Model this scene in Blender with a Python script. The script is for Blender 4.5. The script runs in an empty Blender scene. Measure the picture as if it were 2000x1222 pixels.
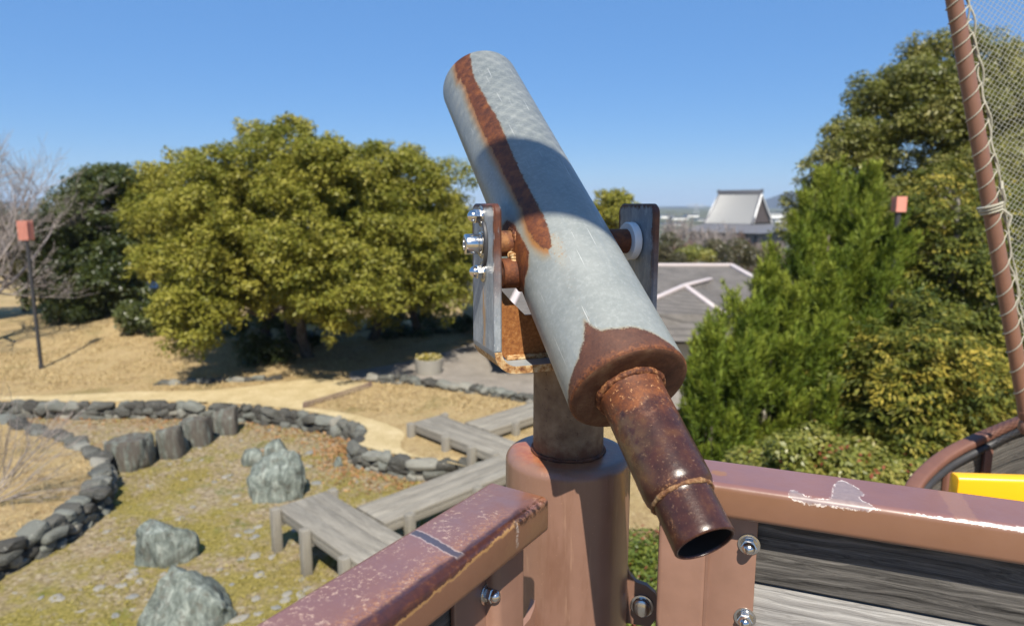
import bpy, bmesh, math
import numpy as np
from mathutils import Vector, noise as mnoise
rng = np.random.default_rng(11)
R = math.radians
sc = bpy.context.scene
COL = sc.collection
A3 = lambda *v: np.array(v, float)
def unit(v):
    v = np.asarray(v, float); return v/np.linalg.norm(v)

# ------------------------------------------------------------------ camera
CZ = 4.0                                   # eye height above the dry pond bed
FPX, PIT = 1311.0, R(9.14)
cd = bpy.data.cameras.new('camera'); cam = bpy.data.objects.new('camera', cd); COL.objects.link(cam)
cam.location = (0, 0, CZ); cam.rotation_euler = (R(90)-PIT, 0, 0)
cd.sensor_width = 36; cd.lens = 36*FPX/2000; cd.clip_start = .02; cd.clip_end = 20000
cd.dof.use_dof = True; cd.dof.focus_distance = 1.0; cd.dof.aperture_fstop = 4.6
sc.camera = cam
def ray(px, py):
    X = (px-1000)/FPX; Y = (611-py)/FPX; c, s = math.cos(PIT), math.sin(PIT)
    return A3(X, c+Y*s, -s+Y*c)
def G(px, py, z=0.0):                      # point seen at a photo pixel on the level z
    r = ray(px, py); t = (z-CZ)/r[2]; return A3(r[0]*t, r[1]*t, z)
def AT(px, py, y):                         # point seen at a photo pixel at the distance y
    r = ray(px, py); t = y/r[1]; return A3(r[0]*t, y, CZ+r[2]*t)
def N3(x, y, z):                           # near things are measured from the eye
    return A3(x, y, CZ+z)

# ------------------------------------------------------------------ light
SUN_EL, SUN_AZ = 52, 4
sdir = A3(math.sin(R(SUN_AZ))*math.cos(R(SUN_EL)), -math.cos(R(SUN_AZ))*math.cos(R(SUN_EL)), math.sin(R(SUN_EL)))
w = bpy.data.worlds.new('World'); sc.world = w; w.use_nodes = True
wn = w.node_tree.nodes; bg = wn['Background']
sky = wn.new('ShaderNodeTexSky'); sky.sky_type = 'NISHITA'; sky.sun_disc = False
sky.sun_elevation = R(SUN_EL); sky.sun_rotation = R(180-SUN_AZ); sky.air_density = 1.0; sky.dust_density = .1; sky.ozone_density = 5.0
hs = wn.new('ShaderNodeHueSaturation'); hs.inputs['Saturation'].default_value = 1.22; hs.inputs['Hue'].default_value = .507
w.node_tree.links.new(sky.outputs[0], hs.inputs['Color']); smx = wn.new('ShaderNodeMix'); smx.data_type = 'RGBA'; smx.inputs[0].default_value = .55; w.node_tree.links.new(hs.outputs[0], smx.inputs[6]); smx.inputs[7].default_value = (1.75, 4.0, 8.3, 1)
w.node_tree.links.new(smx.outputs[2], bg.inputs[0]); bg.inputs[1].default_value = .069
sl = bpy.data.lights.new('sun', 'SUN'); sl.energy = 5.0; sl.angle = R(.5); sl.color = (1, .93, .81)
so = bpy.data.objects.new('sun', sl); COL.objects.link(so)
so.rotation_euler = Vector(sdir).to_track_quat('Z', 'Y').to_euler(); so.location = (0, -5, 12)
sc.view_settings.view_transform = 'Standard'; sc.view_settings.look = 'None'; sc.view_settings.exposure = 0.64; sc.view_settings.gamma = 1
sc.render.engine = 'CYCLES'; sc.cycles.use_denoising = True; sc.cycles.max_bounces = 6; sc.cycles.transparent_max_bounces = 8

# ------------------------------------------------------------------ shader helper
class S:
    def __init__(s, name, rough=.6, spec=.5, metal=0.0):
        s.m = bpy.data.materials.new(name); s.m.use_nodes = True; s.t = s.m.node_tree
        s.b = s.t.nodes['Principled BSDF']; s.out = s.t.nodes['Material Output']
        s.b.inputs['Roughness'].default_value = rough; s.b.inputs['Specular IOR Level'].default_value = spec
        s.b.inputs['Metallic'].default_value = metal
    def put(s, sock, v):
        if isinstance(v, bpy.types.NodeSocket): s.t.links.new(v, sock)
        elif v is not None:
            if isinstance(v, tuple) and len(v) == 3 and sock.type == 'RGBA': v = (*v, 1)
            sock.default_value = v
    def n(s, kind, **kw):
        nd = s.t.nodes.new(kind)
        for k, v in kw.items(): setattr(nd, k, v)
        return nd
    def obj(s): return s.n('ShaderNodeTexCoord').outputs['Object']
    def attr(s, nm, vec=False): return s.n('ShaderNodeAttribute', attribute_name=nm).outputs['Vector' if vec else 'Fac']
    def scale(s, v, sx, sy, sz):
        m = s.n('ShaderNodeMapping'); s.put(m.inputs[0], v); m.inputs['Scale'].default_value = (sx, sy, sz); return m.outputs[0]
    def xyz(s, v):
        m = s.n('ShaderNodeSeparateXYZ'); s.put(m.inputs[0], v); return m.outputs
    def noise(s, v, sc_, det=4, ro=.6, dist=0):
        m = s.n('ShaderNodeTexNoise'); s.put(m.inputs['Vector'], v); m.inputs['Scale'].default_value = sc_
        m.inputs['Detail'].default_value = det; m.inputs['Roughness'].default_value = ro; m.inputs['Distortion'].default_value = dist
        return m.outputs[0]
    def voro(s, v, sc_, feat='F1', out='Distance', rnd=1.0):
        m = s.n('ShaderNodeTexVoronoi', feature=feat); s.put(m.inputs['Vector'], v); m.inputs['Scale'].default_value = sc_
        m.inputs['Randomness'].default_value = rnd
        return m.outputs[out]
    def wave(s, v, sc_, dist=2, det=2, dirn='X'):
        m = s.n('ShaderNodeTexWave', bands_direction=dirn); s.put(m.inputs['Vector'], v); m.inputs['Scale'].default_value = sc_
        m.inputs['Distortion'].default_value = dist; m.inputs['Detail'].default_value = det
        return m.outputs[1]
    def ma(s, op, a, b=None, c=None):
        m = s.n('ShaderNodeMath', operation=op); s.put(m.inputs[0], a); s.put(m.inputs[1], b)
        if c is not None: s.put(m.inputs[2], c)
        return m.outputs[0]
    def ss(s, v, lo, hi, a=0.0, b=1.0):
        m = s.n('ShaderNodeMapRange', interpolation_type='SMOOTHSTEP'); s.put(m.inputs[0], v)
        m.inputs[1].default_value = lo; m.inputs[2].default_value = hi; m.inputs[3].default_value = a; m.inputs[4].default_value = b
        return m.outputs[0]
    def mix(s, f, a, b):
        m = s.n('ShaderNodeMix', data_type='RGBA'); s.put(m.inputs[0], f); s.put(m.inputs[6], a); s.put(m.inputs[7], b); return m.outputs[2]
    def ramp(s, f, *st):
        m = s.n('ShaderNodeValToRGB'); s.put(m.inputs[0], f); e = m.color_ramp.elements
        e[0].position, e[0].color = st[0][0], (*st[0][1], 1); e[1].position, e[1].color = st[-1][0], (*st[-1][1], 1)
        for p, c in st[1:-1]:
            k = e.new(p); k.color = (*c, 1)
        return m.outputs[0]
    def bump(s, h, st=.5, d=.01, nrm=None):
        m = s.n('ShaderNodeBump'); m.inputs['Strength'].default_value = st; m.inputs['Distance'].default_value = d
        s.put(m.inputs['Height'], h); s.put(m.inputs['Normal'], nrm); s.put(s.b.inputs['Normal'], m.outputs[0]); return m.outputs[0]
    def base(s, c): s.put(s.b.inputs['Base Color'], c); return s
    def rough(s, c): s.put(s.b.inputs['Roughness'], c); return s
    def set(s, **k):
        for a, v in k.items(): s.put(s.b.inputs[a.replace('_', ' ')], v)
        return s

RUST_D, RUST_M, RUST_O = (.036, .013, .009), (.105, .032, .012), (.28, .098, .022)
def rust_col(s, v, k=1.0):
    f = s.noise(v, 55*k, 6, .7); g = s.noise(v, 300*k, 3, .7)
    f = s.ma('ADD', s.ma('MULTIPLY', f, .75), s.ma('MULTIPLY', g, .25))
    return s.ramp(f, (.30, RUST_D), (.47, RUST_M), (.58, (.165, .052, .015)), (.75, RUST_O)), f

# galvanised barrel with rust shapes
def m_barrel():
    s = S('galvanised_barrel', .42, .4, .12); v = s.obj(); tuv = s.attr('tuv', True)
    n1 = s.noise(v, 18, 4, .6); n2 = s.noise(v, 140, 4, .75); n3 = s.noise(s.scale(tuv, 90, 6, 1), 1.0, 4, .6)
    z = s.ramp(n1, (.3, (.195, .213, .203)), (.7, (.262, .276, .258)))
    z = s.mix(s.ss(n2, .42, .72, 0, .45), z, (.345, .362, .345)); z = s.mix(s.ss(s.noise(v, 420, 2, .7), .70, .76, 0, .6), z, (.55, .56, .54))
    z = s.mix(s.ss(n3, .56, .72, 0, .4), z, (.21, .235, .24))
    # scratches along the tube
    scr = s.noise(s.scale(tuv, 420, 9, 1), 1.0, 1, .4)
    z = s.mix(s.ss(scr, .73, .77, 0, .65), z, (.62, .63, .60))
    rd = s.attr('rust'); hal = s.attr('halo')
    jit = s.ma('MULTIPLY', s.ma('SUBTRACT', s.noise(v, 330, 4, .85), .5), .016)
    jit = s.ma('ADD', jit, s.ma('MULTIPLY', s.ma('SUBTRACT', s.noise(v, 60, 3, .6), .5), .009))
    m = s.ss(s.ma('ADD', rd, jit), -.0006, .0012)
    h = s.ss(s.ma('ADD', hal, s.ma('MULTIPLY', s.ma('SUBTRACT', s.noise(s.scale(tuv, 60, 25, 1), 1, 4, .6), .5), .014)), -.019, .001)
    z = s.mix(s.ma('MULTIPLY', h, .92), z, s.mix(s.ss(hal, -.012, -.001), (.27, .20, .095), (.30, .125, .025)))
    # drip dots
    dr = s.attr('drip'); dm = s.ma('MULTIPLY', s.ss(dr, 0.0, .8), s.ss(s.noise(v, 230, 3, .7), .56, .64))
    z = s.mix(s.ma('MULTIPLY', dm, .8), z, (.26, .12, .035))
    z = s.mix(s.ss(dr, .1, 1.0, 0, .30), z, (.42, .36, .24))
    rc, rf = rust_col(s, v)
    # the lowest band of rust is browner and smoother
    rc = s.mix(s.ss(s.xyz(tuv)[1], -.10, -.17), rc, s.ramp(rf, (.32, (.048, .020, .014)), (.6, (.098, .040, .023)), (.8, (.20, .075, .028))))
    rim = s.ss(s.ma('ADD', s.xyz(tuv)[1], s.ma('MULTIPLY', s.ma('SUBTRACT', s.noise(v, 55, 5, .75), .5), .03)), -.232, -.244)
    rc = s.mix(s.ma('MULTIPLY', rim, .75), rc, s.ramp(s.noise(v, 150, 5, .8), (.38, RUST_D), (.52, (.14, .045, .015)), (.68, (.30, .11, .03))))
    pit = s.ss(s.noise(v, 380, 4, .8), .57, .66); rc = s.mix(s.ma('MULTIPLY', pit, .55), rc, (.030, .012, .009)); rc = s.mix(s.ss(s.noise(v, 300, 4, .8), .64, .70, 0, .5), rc, (.26, .11, .045))
    s.base(s.mix(m, z, rc)); s.put(s.b.inputs['Metallic'], s.ss(m, 0, 1, .12, 0)); s.rough(s.ss(m, 0, 1, .43, .62))
    hgt = s.ma('ADD', s.ma('MULTIPLY', m, s.ma('ADD', .6, s.ma('MULTIPLY', s.noise(v, 330, 4, .7), .9))), s.ma('MULTIPLY', n2, .10))
    s.bump(hgt, .55, .0012); return s.m
def m_rust(name='rusty_steel', bright=0.0):
    s = S(name, .7, .4); v = s.obj(); c, f = rust_col(s, v)
    if bright: c = s.mix(s.ss(s.noise(v, 26, 4, .6), .35, .65, 0, bright), c, (.42, .22, .075))
    c = s.mix(s.ss(s.noise(v, 120, 4, .7), .66, .74), c, (.55, .40, .22))
    s.base(c); s.bump(s.noise(v, 260, 5, .75), .6, .002); return s.m
def m_endrust():
    s = S('brown_end_rust', .68, .4); v = s.obj(); f = s.noise(v, 30, 5, .7)
    s.base(s.ramp(f, (.32, (.040, .017, .010)), (.5, (.085, .036, .018)), (.62, (.12, .065, .035)), (.75, (.16, .11, .065)))); s.bump(s.noise(v, 220, 5, .75), .5, .0015); return s.m
def m_weld():
    s = S('weld_rust', .65, .4); v = s.obj(); f = s.noise(v, 120, 5, .75)
    s.base(s.ramp(f, (.34, RUST_D), (.5, RUST_M), (.60, (.30, .13, .05)), (.74, (.50, .33, .17)))); s.bump(s.noise(v, 150, 4, .7), .8, .004); return s.m
def m_weldtan():
    s = S('tan_weld_crust', .7, .4); v = s.obj(); f = s.noise(v, 60, 6, .75)
    s.base(s.ramp(f, (.36, (.06, .024, .014)), (.48, (.16, .07, .026)), (.58, (.30, .18, .085)), (.72, (.42, .32, .19)))); s.bump(f, .6, .003); return s.m
def m_eyepiece():
    s = S('dark_maroon_paint', .3, .4); v = s.obj(); tuv = s.attr('tuv', True); y = s.xyz(tuv)[1]
    n = s.noise(v, 45, 5, .65); f = s.noise(v, 330, 3, .7)
    p = s.ramp(n, (.35, (.030, .012, .010)), (.55, (.050, .019, .013)), (.7, (.080, .033, .015)))
    # pale specks and rust near the neck
    p = s.mix(s.ss(f, .60, .70, 0, .55), p, (.25, .15, .09))
    rm = s.ss(s.ma('ADD', y, s.ma('MULTIPLY', s.ma('SUBTRACT', s.noise(v, 38, 5, .65), .5), .16)), -.315, -.275)
    rc, rf = rust_col(s, v); rc = s.mix(s.ss(s.noise(v, 150, 4, .7), .58, .68), rc, (.50, .27, .12))
    tan = s.ma('MULTIPLY', s.ss(s.noise(v, 24, 3, .5), .58, .68), s.ss(s.noise(v, 240, 5, .8), .52, .62))
    p = s.mix(s.ma('MULTIPLY', tan, .7), p, (.34, .17, .08))
    olive = s.ma('MULTIPLY', s.ss(s.attr('olive'), 0, 1), s.ss(s.noise(v, 60, 5, .7), .36, .62))
    p = s.mix(s.ma('MULTIPLY', olive, .65), p, (.15, .10, .045))
    s.base(s.mix(rm, p, rc)); s.rough(s.ss(rm, 0, 1, .30, .68)); s.set(Coat_Weight=.06, Coat_Roughness=.25)
    s.bump(s.ma('ADD', s.noise(v, 220, 4, .7), s.ma('MULTIPLY', rm, .5)), .25, .0012); return s.m
def m_plate():
    s = S('galvanised_plate', .5, .5, .12); v = s.obj(); l = s.attr('loc', True); x, y, zz = s.xyz(l)[0], s.xyz(l)[1], s.xyz(l)[2]
    n1 = s.noise(s.scale(v, 1, 1, .45), 55, 6, .7); n2 = s.noise(v, 200, 3, .7)
    c = s.ramp(n1, (.30, (.17, .20, .225)), (.5, (.26, .29, .315)), (.70, (.38, .41, .425)))
    c = s.mix(s.ss(n2, .6, .7, 0, .5), c, (.58, .60, .60))
    # streaks running down under the bolts
    st = s.ma('MULTIPLY', s.ss(s.ma('ABSOLUTE', s.ma('SUBTRACT', x, -.004)), .016, .002), s.ma('MULTIPLY', s.ss(y, -.085, -.13), s.ss(s.noise(s.scale(v, 1, 1, .12), 130, 3, .6), .45, .55)))
    c = s.mix(s.ma('MULTIPLY', st, .8), c, (.42, .24, .09))
    # z of loc = distance from the edge of the plate
    e = s.ma('ADD', zz, s.ma('MULTIPLY', s.ma('SUBTRACT', s.noise(s.scale(v, 1, 1, .5), 90, 5, .7), .5), .026))
    rm = s.ss(e, .0100, .0030)
    rm = s.ma('MULTIPLY', rm, s.ss(s.ma('ADD', y, s.ma('MULTIPLY', s.noise(v, 35, 2, .5), .05)), -.16, -.02))
    rc, rf = rust_col(s, v); s.base(s.mix(rm, c, s.mix(.35, rc, RUST_D))); s.put(s.b.inputs['Metallic'], s.ss(rm, 0, 1, .12, 0))
    s.bump(s.noise(v, 180, 4, .7), .3, .0012); return s.m
def m_bracket_inside():
    s = S('orange_stained_steel', .65, .4); v = s.obj(); l = s.attr('loc', True); y = s.xyz(l)[1]
    f = s.noise(v, 45, 6, .75); c = s.ramp(f, (.34, (.15, .085, .035)), (.55, (.20, .12, .05)), (.7, (.25, .165, .075)))
    o = s.ss(s.ma('ADD', y, s.ma('MULTIPLY', s.ma('SUBTRACT', s.noise(v, 90, 4, .7), .5), .05)), -.13, -.165)
    c = s.mix(o, c, s.ramp(s.noise(v, 170, 4, .7), (.35, (.16, .055, .016)), (.55, (.26, .10, .025)), (.7, (.32, .16, .06))))
    s.base(c); s.bump(s.noise(v, 250, 4, .7), .4, .0015); return s.m
def m_tanrust():
    s = S('tan_rust_crust', .7, .4); v = s.obj()
    s.base(s.ramp(s.noise(v, 110, 6, .75), (.33, RUST_M), (.46, (.36, .19, .07)), (.56, (.50, .36, .19)), (.7, (.58, .50, .36)))); s.bump(s.noise(v, 160, 5, .75), .7, .003); return s.m
PAINT, PAINT2 = (.192, .104, .072), (.230, .127, .090)
def m_pedestal():
    s = S('brown_paint_pedestal', .42, .5); v = s.obj(); z = s.xyz(v)[2]
    n = s.noise(v, 9, 4, .6); c = s.ramp(n, (.3, PAINT), (.7, PAINT2))
    c = s.mix(s.ss(s.noise(s.scale(v, 14, 14, 2.2), 1.0, 5, .7), .50, .66, 0, .6), c, (.145, .072, .044)); c = s.mix(s.ss(s.noise(s.scale(v, 60, 60, 5), 1.0, 4, .7), .62, .70, 0, .45), c, (.30, .18, .12))
    c = s.mix(s.ss(s.noise(v, 300, 3, .7), .68, .74, 0, .6), c, (.46, .29, .20))
    # orange wash and dark rust round the post on the top face
    xx, yy = s.xyz(v)[0], s.xyz(v)[1]
    r = s.ma('SQRT', s.ma('ADD', s.ma('MULTIPLY', xx, xx), s.ma('MULTIPLY', yy, yy)))
    top = s.ss(z, 1.070, 1.082)
    wsh = s.ma('MULTIPLY', top, s.ss(s.ma('ADD', r, s.ma('MULTIPLY', s.noise(v, 22, 4, .6), .05)), .130, .100))
    c = s.mix(s.ma('MULTIPLY', wsh, .85), c, s.ramp(s.noise(v, 60, 5, .7), (.4, (.30, .085, .030)), (.65, (.38, .15, .06))))
    ring = s.ma('MULTIPLY', top, s.ss(s.ma('ADD', r, s.ma('MULTIPLY', s.noise(v, 60, 4, .7), .02)), .078, .070))
    c = s.mix(ring, c, RUST_D)
    s.base(c); s.rough(s.ss(n, .3, .7, .36, .5)); s.set(Coat_Weight=.2, Coat_Roughness=.15)
    s.bump(s.noise(v, 14, 3, .5), .12, .006); return s.m
def m_post():
    s = S('olive_rust_post', .65, .4); v = s.obj()
    c = s.ramp(s.noise(v, 30, 5, .65), (.32, (.10, .058, .034)), (.55, (.185, .125, .075)), (.7, (.24, .17, .11)))
    c = s.mix(s.ss(s.noise(v, 75, 5, .75), .60, .66), c, (.05, .018, .014))
    z = s.xyz(v)[2]; c = s.mix(s.ss(s.ma('ADD', z, s.ma('MULTIPLY', s.noise(v, 60, 3, .6), .04)), 1.140, 1.105, 0, .8), c, RUST_M)
    s.base(c); s.bump(s.noise(v, 140, 4, .7), .4, .0015); return s.m
def m_rail(kind):                # loc = (along from the end, across from the middle (+ = outer/front), height from the middle)
    s = S('brown_paint_rail_'+kind, .36, .5); l = s.attr('loc', True); x, y, z = s.xyz(l)
    v = l; n = s.noise(v, 8, 4, .6)
    c = s.ramp(n, (.3, (.180, .088, .050)), (.7, (.215, .108, .064)))
    top = s.ss(z, .0195, .0235)
    c = s.mix(top, c, s.ramp(n, (.3, (.185, .090, .078)), (.7, (.225, .112, .095))))  # top face tinted pinker: sky reflection painted into the colour
    c = s.mix(s.ss(s.noise(s.scale(v, 20, 150, 150), 1, 3, .5), .66, .72, 0, .3), c, (.20, .095, .06))
    if kind == 'rusted':
        far = s.ss(x, .02, .30)                     # chalky specks grow towards the near end
        sp = s.ma('MULTIPLY', top, s.ma('MULTIPLY', s.ss(s.noise(v, 170, 5, .8), .545, .60), s.ss(s.ma('ADD', s.noise(v, 22, 3, .6), s.ma('MULTIPLY', far, .24)), .56, .70)))
        c = s.mix(s.ma('MULTIPLY', sp, .85), c, (.50, .34, .25))
        # rust belt along the front arris, shape worn by weather
        d = s.ma('SUBTRACT', y, .046)
        wig = s.ma('MULTIPLY', s.ma('SUBTRACT', s.noise(s.scale(v, 1, 1, 1), 55, 5, .75), .5), .030)
        belt = s.ma('ADD', d, wig)
        halo = s.ma('MULTIPLY', s.ss(belt, -.042, -.014), s.ma('MULTIPLY', top, s.ss(s.noise(v, 200, 4, .8), .42, .58)))
        halo = s.ma('MULTIPLY', halo, s.ss(x, .03, .10))
        c = s.mix(s.ma('MULTIPLY', halo, .85), c, s.ramp(s.noise(v, 130, 4, .7), (.35, (.22, .075, .028)), (.6, (.40, .20, .10)), (.75, (.5, .32, .19))))
        zt = s.ma('ADD', z, s.ma('MULTIPLY', s.ma('SUBTRACT', s.noise(v, 70, 5, .8), .5), .016))
        cut = s.ss(x, .05, .34, .0215, .0085)
        bm = s.ma('MULTIPLY', s.ss(s.ma('SUBTRACT', zt, cut), -.0010, .0012), s.ss(s.ma('ADD', d, s.ma('MULTIPLY', wig, .35)), -.017, -.008))
        bm = s.ma('MULTIPLY', bm, s.ss(s.ma('ADD', x, s.ma('MULTIPLY', s.noise(v, 90, 4, .8), .06)), .065, .095))
        c = s.mix(bm, c, s.ramp(s.noise(v, 80, 5, .7), (.35, (.042, .017, .019)), (.55, (.066, .024, .020)), (.72, (.16, .06, .026))))
        edg = s.ma('MULTIPLY', s.ma('MULTIPLY', s.ss(s.ma('SUBTRACT', zt, cut), -.0040, -.0010), s.ss(s.ma('SUBTRACT', zt, cut), .0022, .0)), s.ma('MULTIPLY', s.ss(d, -.017, -.008), s.ss(x, .06, .09)))
        c = s.mix(s.ma('MULTIPLY', edg, .75), c, (.42, .24, .09))
        # crumbling corner near the pedestal
        cr = s.ma('MULTIPLY', s.ss(s.ma('ABSOLUTE', s.ma('ADD', d, s.ma('MULTIPLY', wig, .5))), .0085, .0055), s.ma('MULTIPLY', s.ss(x, .10, .07), s.ss(s.noise(v, 130, 4, .8), .47, .55)))
        cr = s.ma('MULTIPLY', cr, s.ss(z, .010, .016)); c = s.mix(cr, c, (.045, .020, .014))
        wash = s.ma('MULTIPLY', s.ss(s.ma('ADD', x, s.ma('MULTIPLY', s.noise(v, 40, 4, .6), .04)), .055, .022), s.ma('MULTIPLY', top, s.ss(y, -.01, .03)))
        c = s.mix(s.ma('MULTIPLY', wash, .7), c, (.30, .11, .035))
        # one dark gouge across the top
        g = s.ma('ADD', s.ma('SUBTRACT', x, .178), s.ma('ADD', s.ma('MULTIPLY', y, -.20), s.ma('MULTIPLY', s.ma('SUBTRACT', s.noise(v, 60, 4, .7), .5), .012)))
        ga = s.ma('ABSOLUTE', g); inn = s.ma('MULTIPLY', top, s.ss(s.ma('ABSOLUTE', s.ma('SUBTRACT', y, -.0)), .044, .038))
        c = s.mix(s.ma('MULTIPLY', inn, s.ma('MULTIPLY', s.ss(ga, .0085, .0055), .5)), c, (.5, .42, .38))
        c = s.mix(s.ma('MULTIPLY', inn, s.ss(ga, .0058, .0040)), c, (.075, .058, .070))
        # bird lime on the front face
        bl = s.ma('MULTIPLY', s.ss(s.ma('ADD', s.ma('ABSOLUTE', s.ma('SUBTRACT', x, .080)), s.ma('MULTIPLY', s.noise(v, 90, 3, .6), .01)), .0088, .0068), s.ma('MULTIPLY', s.ss(y, .044, .048), s.ss(z, -.016, .0)))
        c = s.mix(s.ma('MULTIPLY', s.ma('MULTIPLY', bl, s.ss(s.noise(v, 160, 4, .7), .42, .56)), .6), c, (.55, .50, .46))
    else:
        d = s.ma('SUBTRACT', y, .0475)
        v2 = s.scale(v, .5, 1, 1)
        nn = s.ma('MULTIPLY', s.ma('SUBTRACT', s.noise(v2, 110, 5, .8), .5), .016)
        e = s.ma('ABSOLUTE', s.ma('ADD', s.ma('ADD', d, s.ma('MULTIPLY', s.ma('SUBTRACT', .0235, z), .9)), nn))
        thr = s.ss(x, .24, .60, .0006, .0062)
        pe = s.ma('MULTIPLY', s.ss(s.ma('SUBTRACT', e, thr), .0012, -.0008), s.ss(s.ma('ADD', x, s.ma('MULTIPLY', s.noise(v, 60, 3, .7), .08)), .265, .30))
        pe = s.ma('MULTIPLY', pe, s.ss(z, .008, .014)); pe = s.ma('MULTIPLY', pe, s.ss(s.ma('ADD', s.noise(v, 75, 5, .8), s.ss(x, .28, .50, -.06, .16)), .44, .52))
        c = s.mix(pe, c, s.ramp(s.noise(v, 150, 4, .7), (.36, (.22, .15, .13)), (.5, (.62, .56, .52)), (.7, (.78, .76, .73))))
        # chip with a tongue of bare primer
        ch = s.attr('chip')
        cj = s.ma('ADD', ch, s.ma('MULTIPLY', s.ma('SUBTRACT', s.noise(v, 200, 5, .8), .5), .013))
        c = s.mix(s.ma('MULTIPLY', s.ss(cj, -.0022, -.0008), s.ss(s.noise(v, 90, 4, .75), .46, .54)), c, (.66, .58, .52)); c = s.mix(s.ss(cj, -.0006, .0008), c, s.mix(s.noise(v, 120, 4, .7), (.16, .11, .105), (.34, .26, .24)))
        wm = s.ma('MULTIPLY', top, s.ss(s.ma('ABSOLUTE', s.ma('SUBTRACT', x, s.ma('ADD', .372, s.ma('MULTIPLY', s.noise(v, 50, 4, .7), .015)))), .0150, .0110))
        c = s.mix(s.ma('MULTIPLY', wm, .28), c, (.36, .20, .12))
        sp = s.ma('MULTIPLY', s.ss(s.voro(s.scale(v, 1, 0, 1), 34), .075, .05), s.ma('MULTIPLY', s.ss(y, .040, .046), s.ss(s.noise(v, 12, 2, .5), .50, .58)))
        c = s.mix(s.ma('MULTIPLY', sp, .8), c, (.66, .60, .55))
        ru = s.ma('ADD', s.ma('MULTIPLY', s.ma('POWER', s.ma('ABSOLUTE', s.ma('SUBTRACT', x, .083)), 2.0), 1.0), s.ma('POWER', s.ma('ADD', y, -.006), 2.0))
        rm = s.ma('MULTIPLY', top, s.ss(s.ma('ADD', s.ma('SQRT', ru), s.ma('MULTIPLY', s.noise(v, 140, 4, .7), .016)), .0205, .0165))
        c = s.mix(rm, c, (.26, .12, .05))
    s.base(c); s.set(Coat_Weight=.35 if kind != 'rusted' else .15, Coat_Roughness=.12)
    s.rough(s.ss(s.noise(v, 30, 4, .6), .3, .7, .30, .46)); s.bump(s.noise(v, 120, 4, .7), .10, .0012); return s.m
def m_paint(name='brown_paint', mul=1.0):
    s = S(name, .42, .5); v = s.obj(); n = s.noise(v, 11, 4, .6)
    c = s.ramp(n, (.3, tuple(.92*mul*a for a in PAINT)), (.7, tuple(1.02*mul*a for a in PAINT2)))
    c = s.mix(s.ss(s.noise(s.scale(v, 1, 1, .05), 60, 3, .6), .58, .68, 0, .35), c, (.17, .075, .045))
    c = s.mix(s.ss(s.noise(v, 260, 3, .7), .69, .74, 0, .6), c, (.42, .22, .10))
    s.base(c); s.set(Coat_Weight=.2, Coat_Roughness=.15); s.bump(s.noise(v, 20, 3, .5), .1, .004); return s.m
def m_steel():
    s = S('stainless_steel', .16, .5, 1.0); v = s.obj(); s.base(s.mix(s.noise(v, 90, 3, .6), (.50, .49, .47), (.75, .74, .72))); s.rough(s.ss(s.noise(v, 70, 3, .6), .3, .7, .10, .28)); return s.m
def m_plain(name, c, rough=.5, var=.12, sc_=20, **k):
    s = S(name, rough); v = s.obj(); s.base(s.mix(s.noise(v, sc_, 4, .6), tuple(a*(1-var) for a in c), tuple(min(1, a*(1+var)) for a in c))); s.set(**k); return s.m
def m_wood(name, dark, light, ax=0, sc_=1.0, rough=.8):
    s = S(name, rough, .3); v = s.obj() if ax is not None else s.attr('loc', True)
    l0 = s.attr('loc', True); wp = s.noise(s.scale(l0, 2.6*sc_, 14*sc_, 14*sc_), 1.0, 3, .6); cx_ = s.n('ShaderNodeCombineXYZ'); u_ = s.xyz(l0); s.put(cx_.inputs[0], u_[0]); s.put(cx_.inputs[1], s.ma('ADD', u_[1], s.ma('MULTIPLY', wp, .035/sc_))); s.put(cx_.inputs[2], s.ma('ADD', u_[2], s.ma('MULTIPLY', wp, .045/sc_))); l = cx_.outputs[0]
    g = s.noise(s.scale(l, 4.5*sc_, 230*sc_, 230*sc_), 1.0, 6, .8, .8); k = s.noise(s.scale(l, 1.2*sc_, 16*sc_, 16*sc_), 1.0, 3, .6, 1.0)
    wv = s.wave(s.scale(l, 1.0*sc_, 22*sc_, 22*sc_), 1.0, 5, 3, 'Z')
    f = s.ma('ADD', s.ma('MULTIPLY', g, .66), s.ma('ADD', s.ma('MULTIPLY', k, .26), s.ma('MULTIPLY', wv, .07)))
    s.base(s.ramp(f, (.35, dark), (.48, tuple(a*.55+b*.45 for a, b in zip(dark, light))), (.62, light)))
    s.bump(s.ma('ADD', g, s.ma('MULTIPLY', wv, .4)), .55, .003); return s.m
def m_leaf(name, c1, c2, c3, rough=.42, trans=.30, sheen=.5):
    s = S(name, rough, sheen); a = s.attr('lc'); col = s.ramp(a, (.0, c1), (.5, c2), (1.0, c3)); s.base(col)
    tr = s.n('ShaderNodeBsdfTranslucent'); s.put(tr.inputs[0], s.mix(.5, col, (.30, .34, .03)))
    mx = s.n('ShaderNodeMixShader'); mx.inputs[0].default_value = trans
    s.t.links.new(s.b.outputs[0], mx.inputs[1]); s.t.links.new(tr.outputs[0], mx.inputs[2]); s.t.links.new(mx.outputs[0], s.out.inputs[0]); return s.m
def m_bark(name='bark', d=(.05, .04, .032), l=(.19, .16, .13)):
    s = S(name, .9, .2); v = s.obj(); f = s.noise(s.scale(v, 6, 6, 1.5), 3.0, 6, .7); s.base(s.ramp(f, (.3, d), (.7, l))); s.bump(f, .6, .03); return s.m
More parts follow.
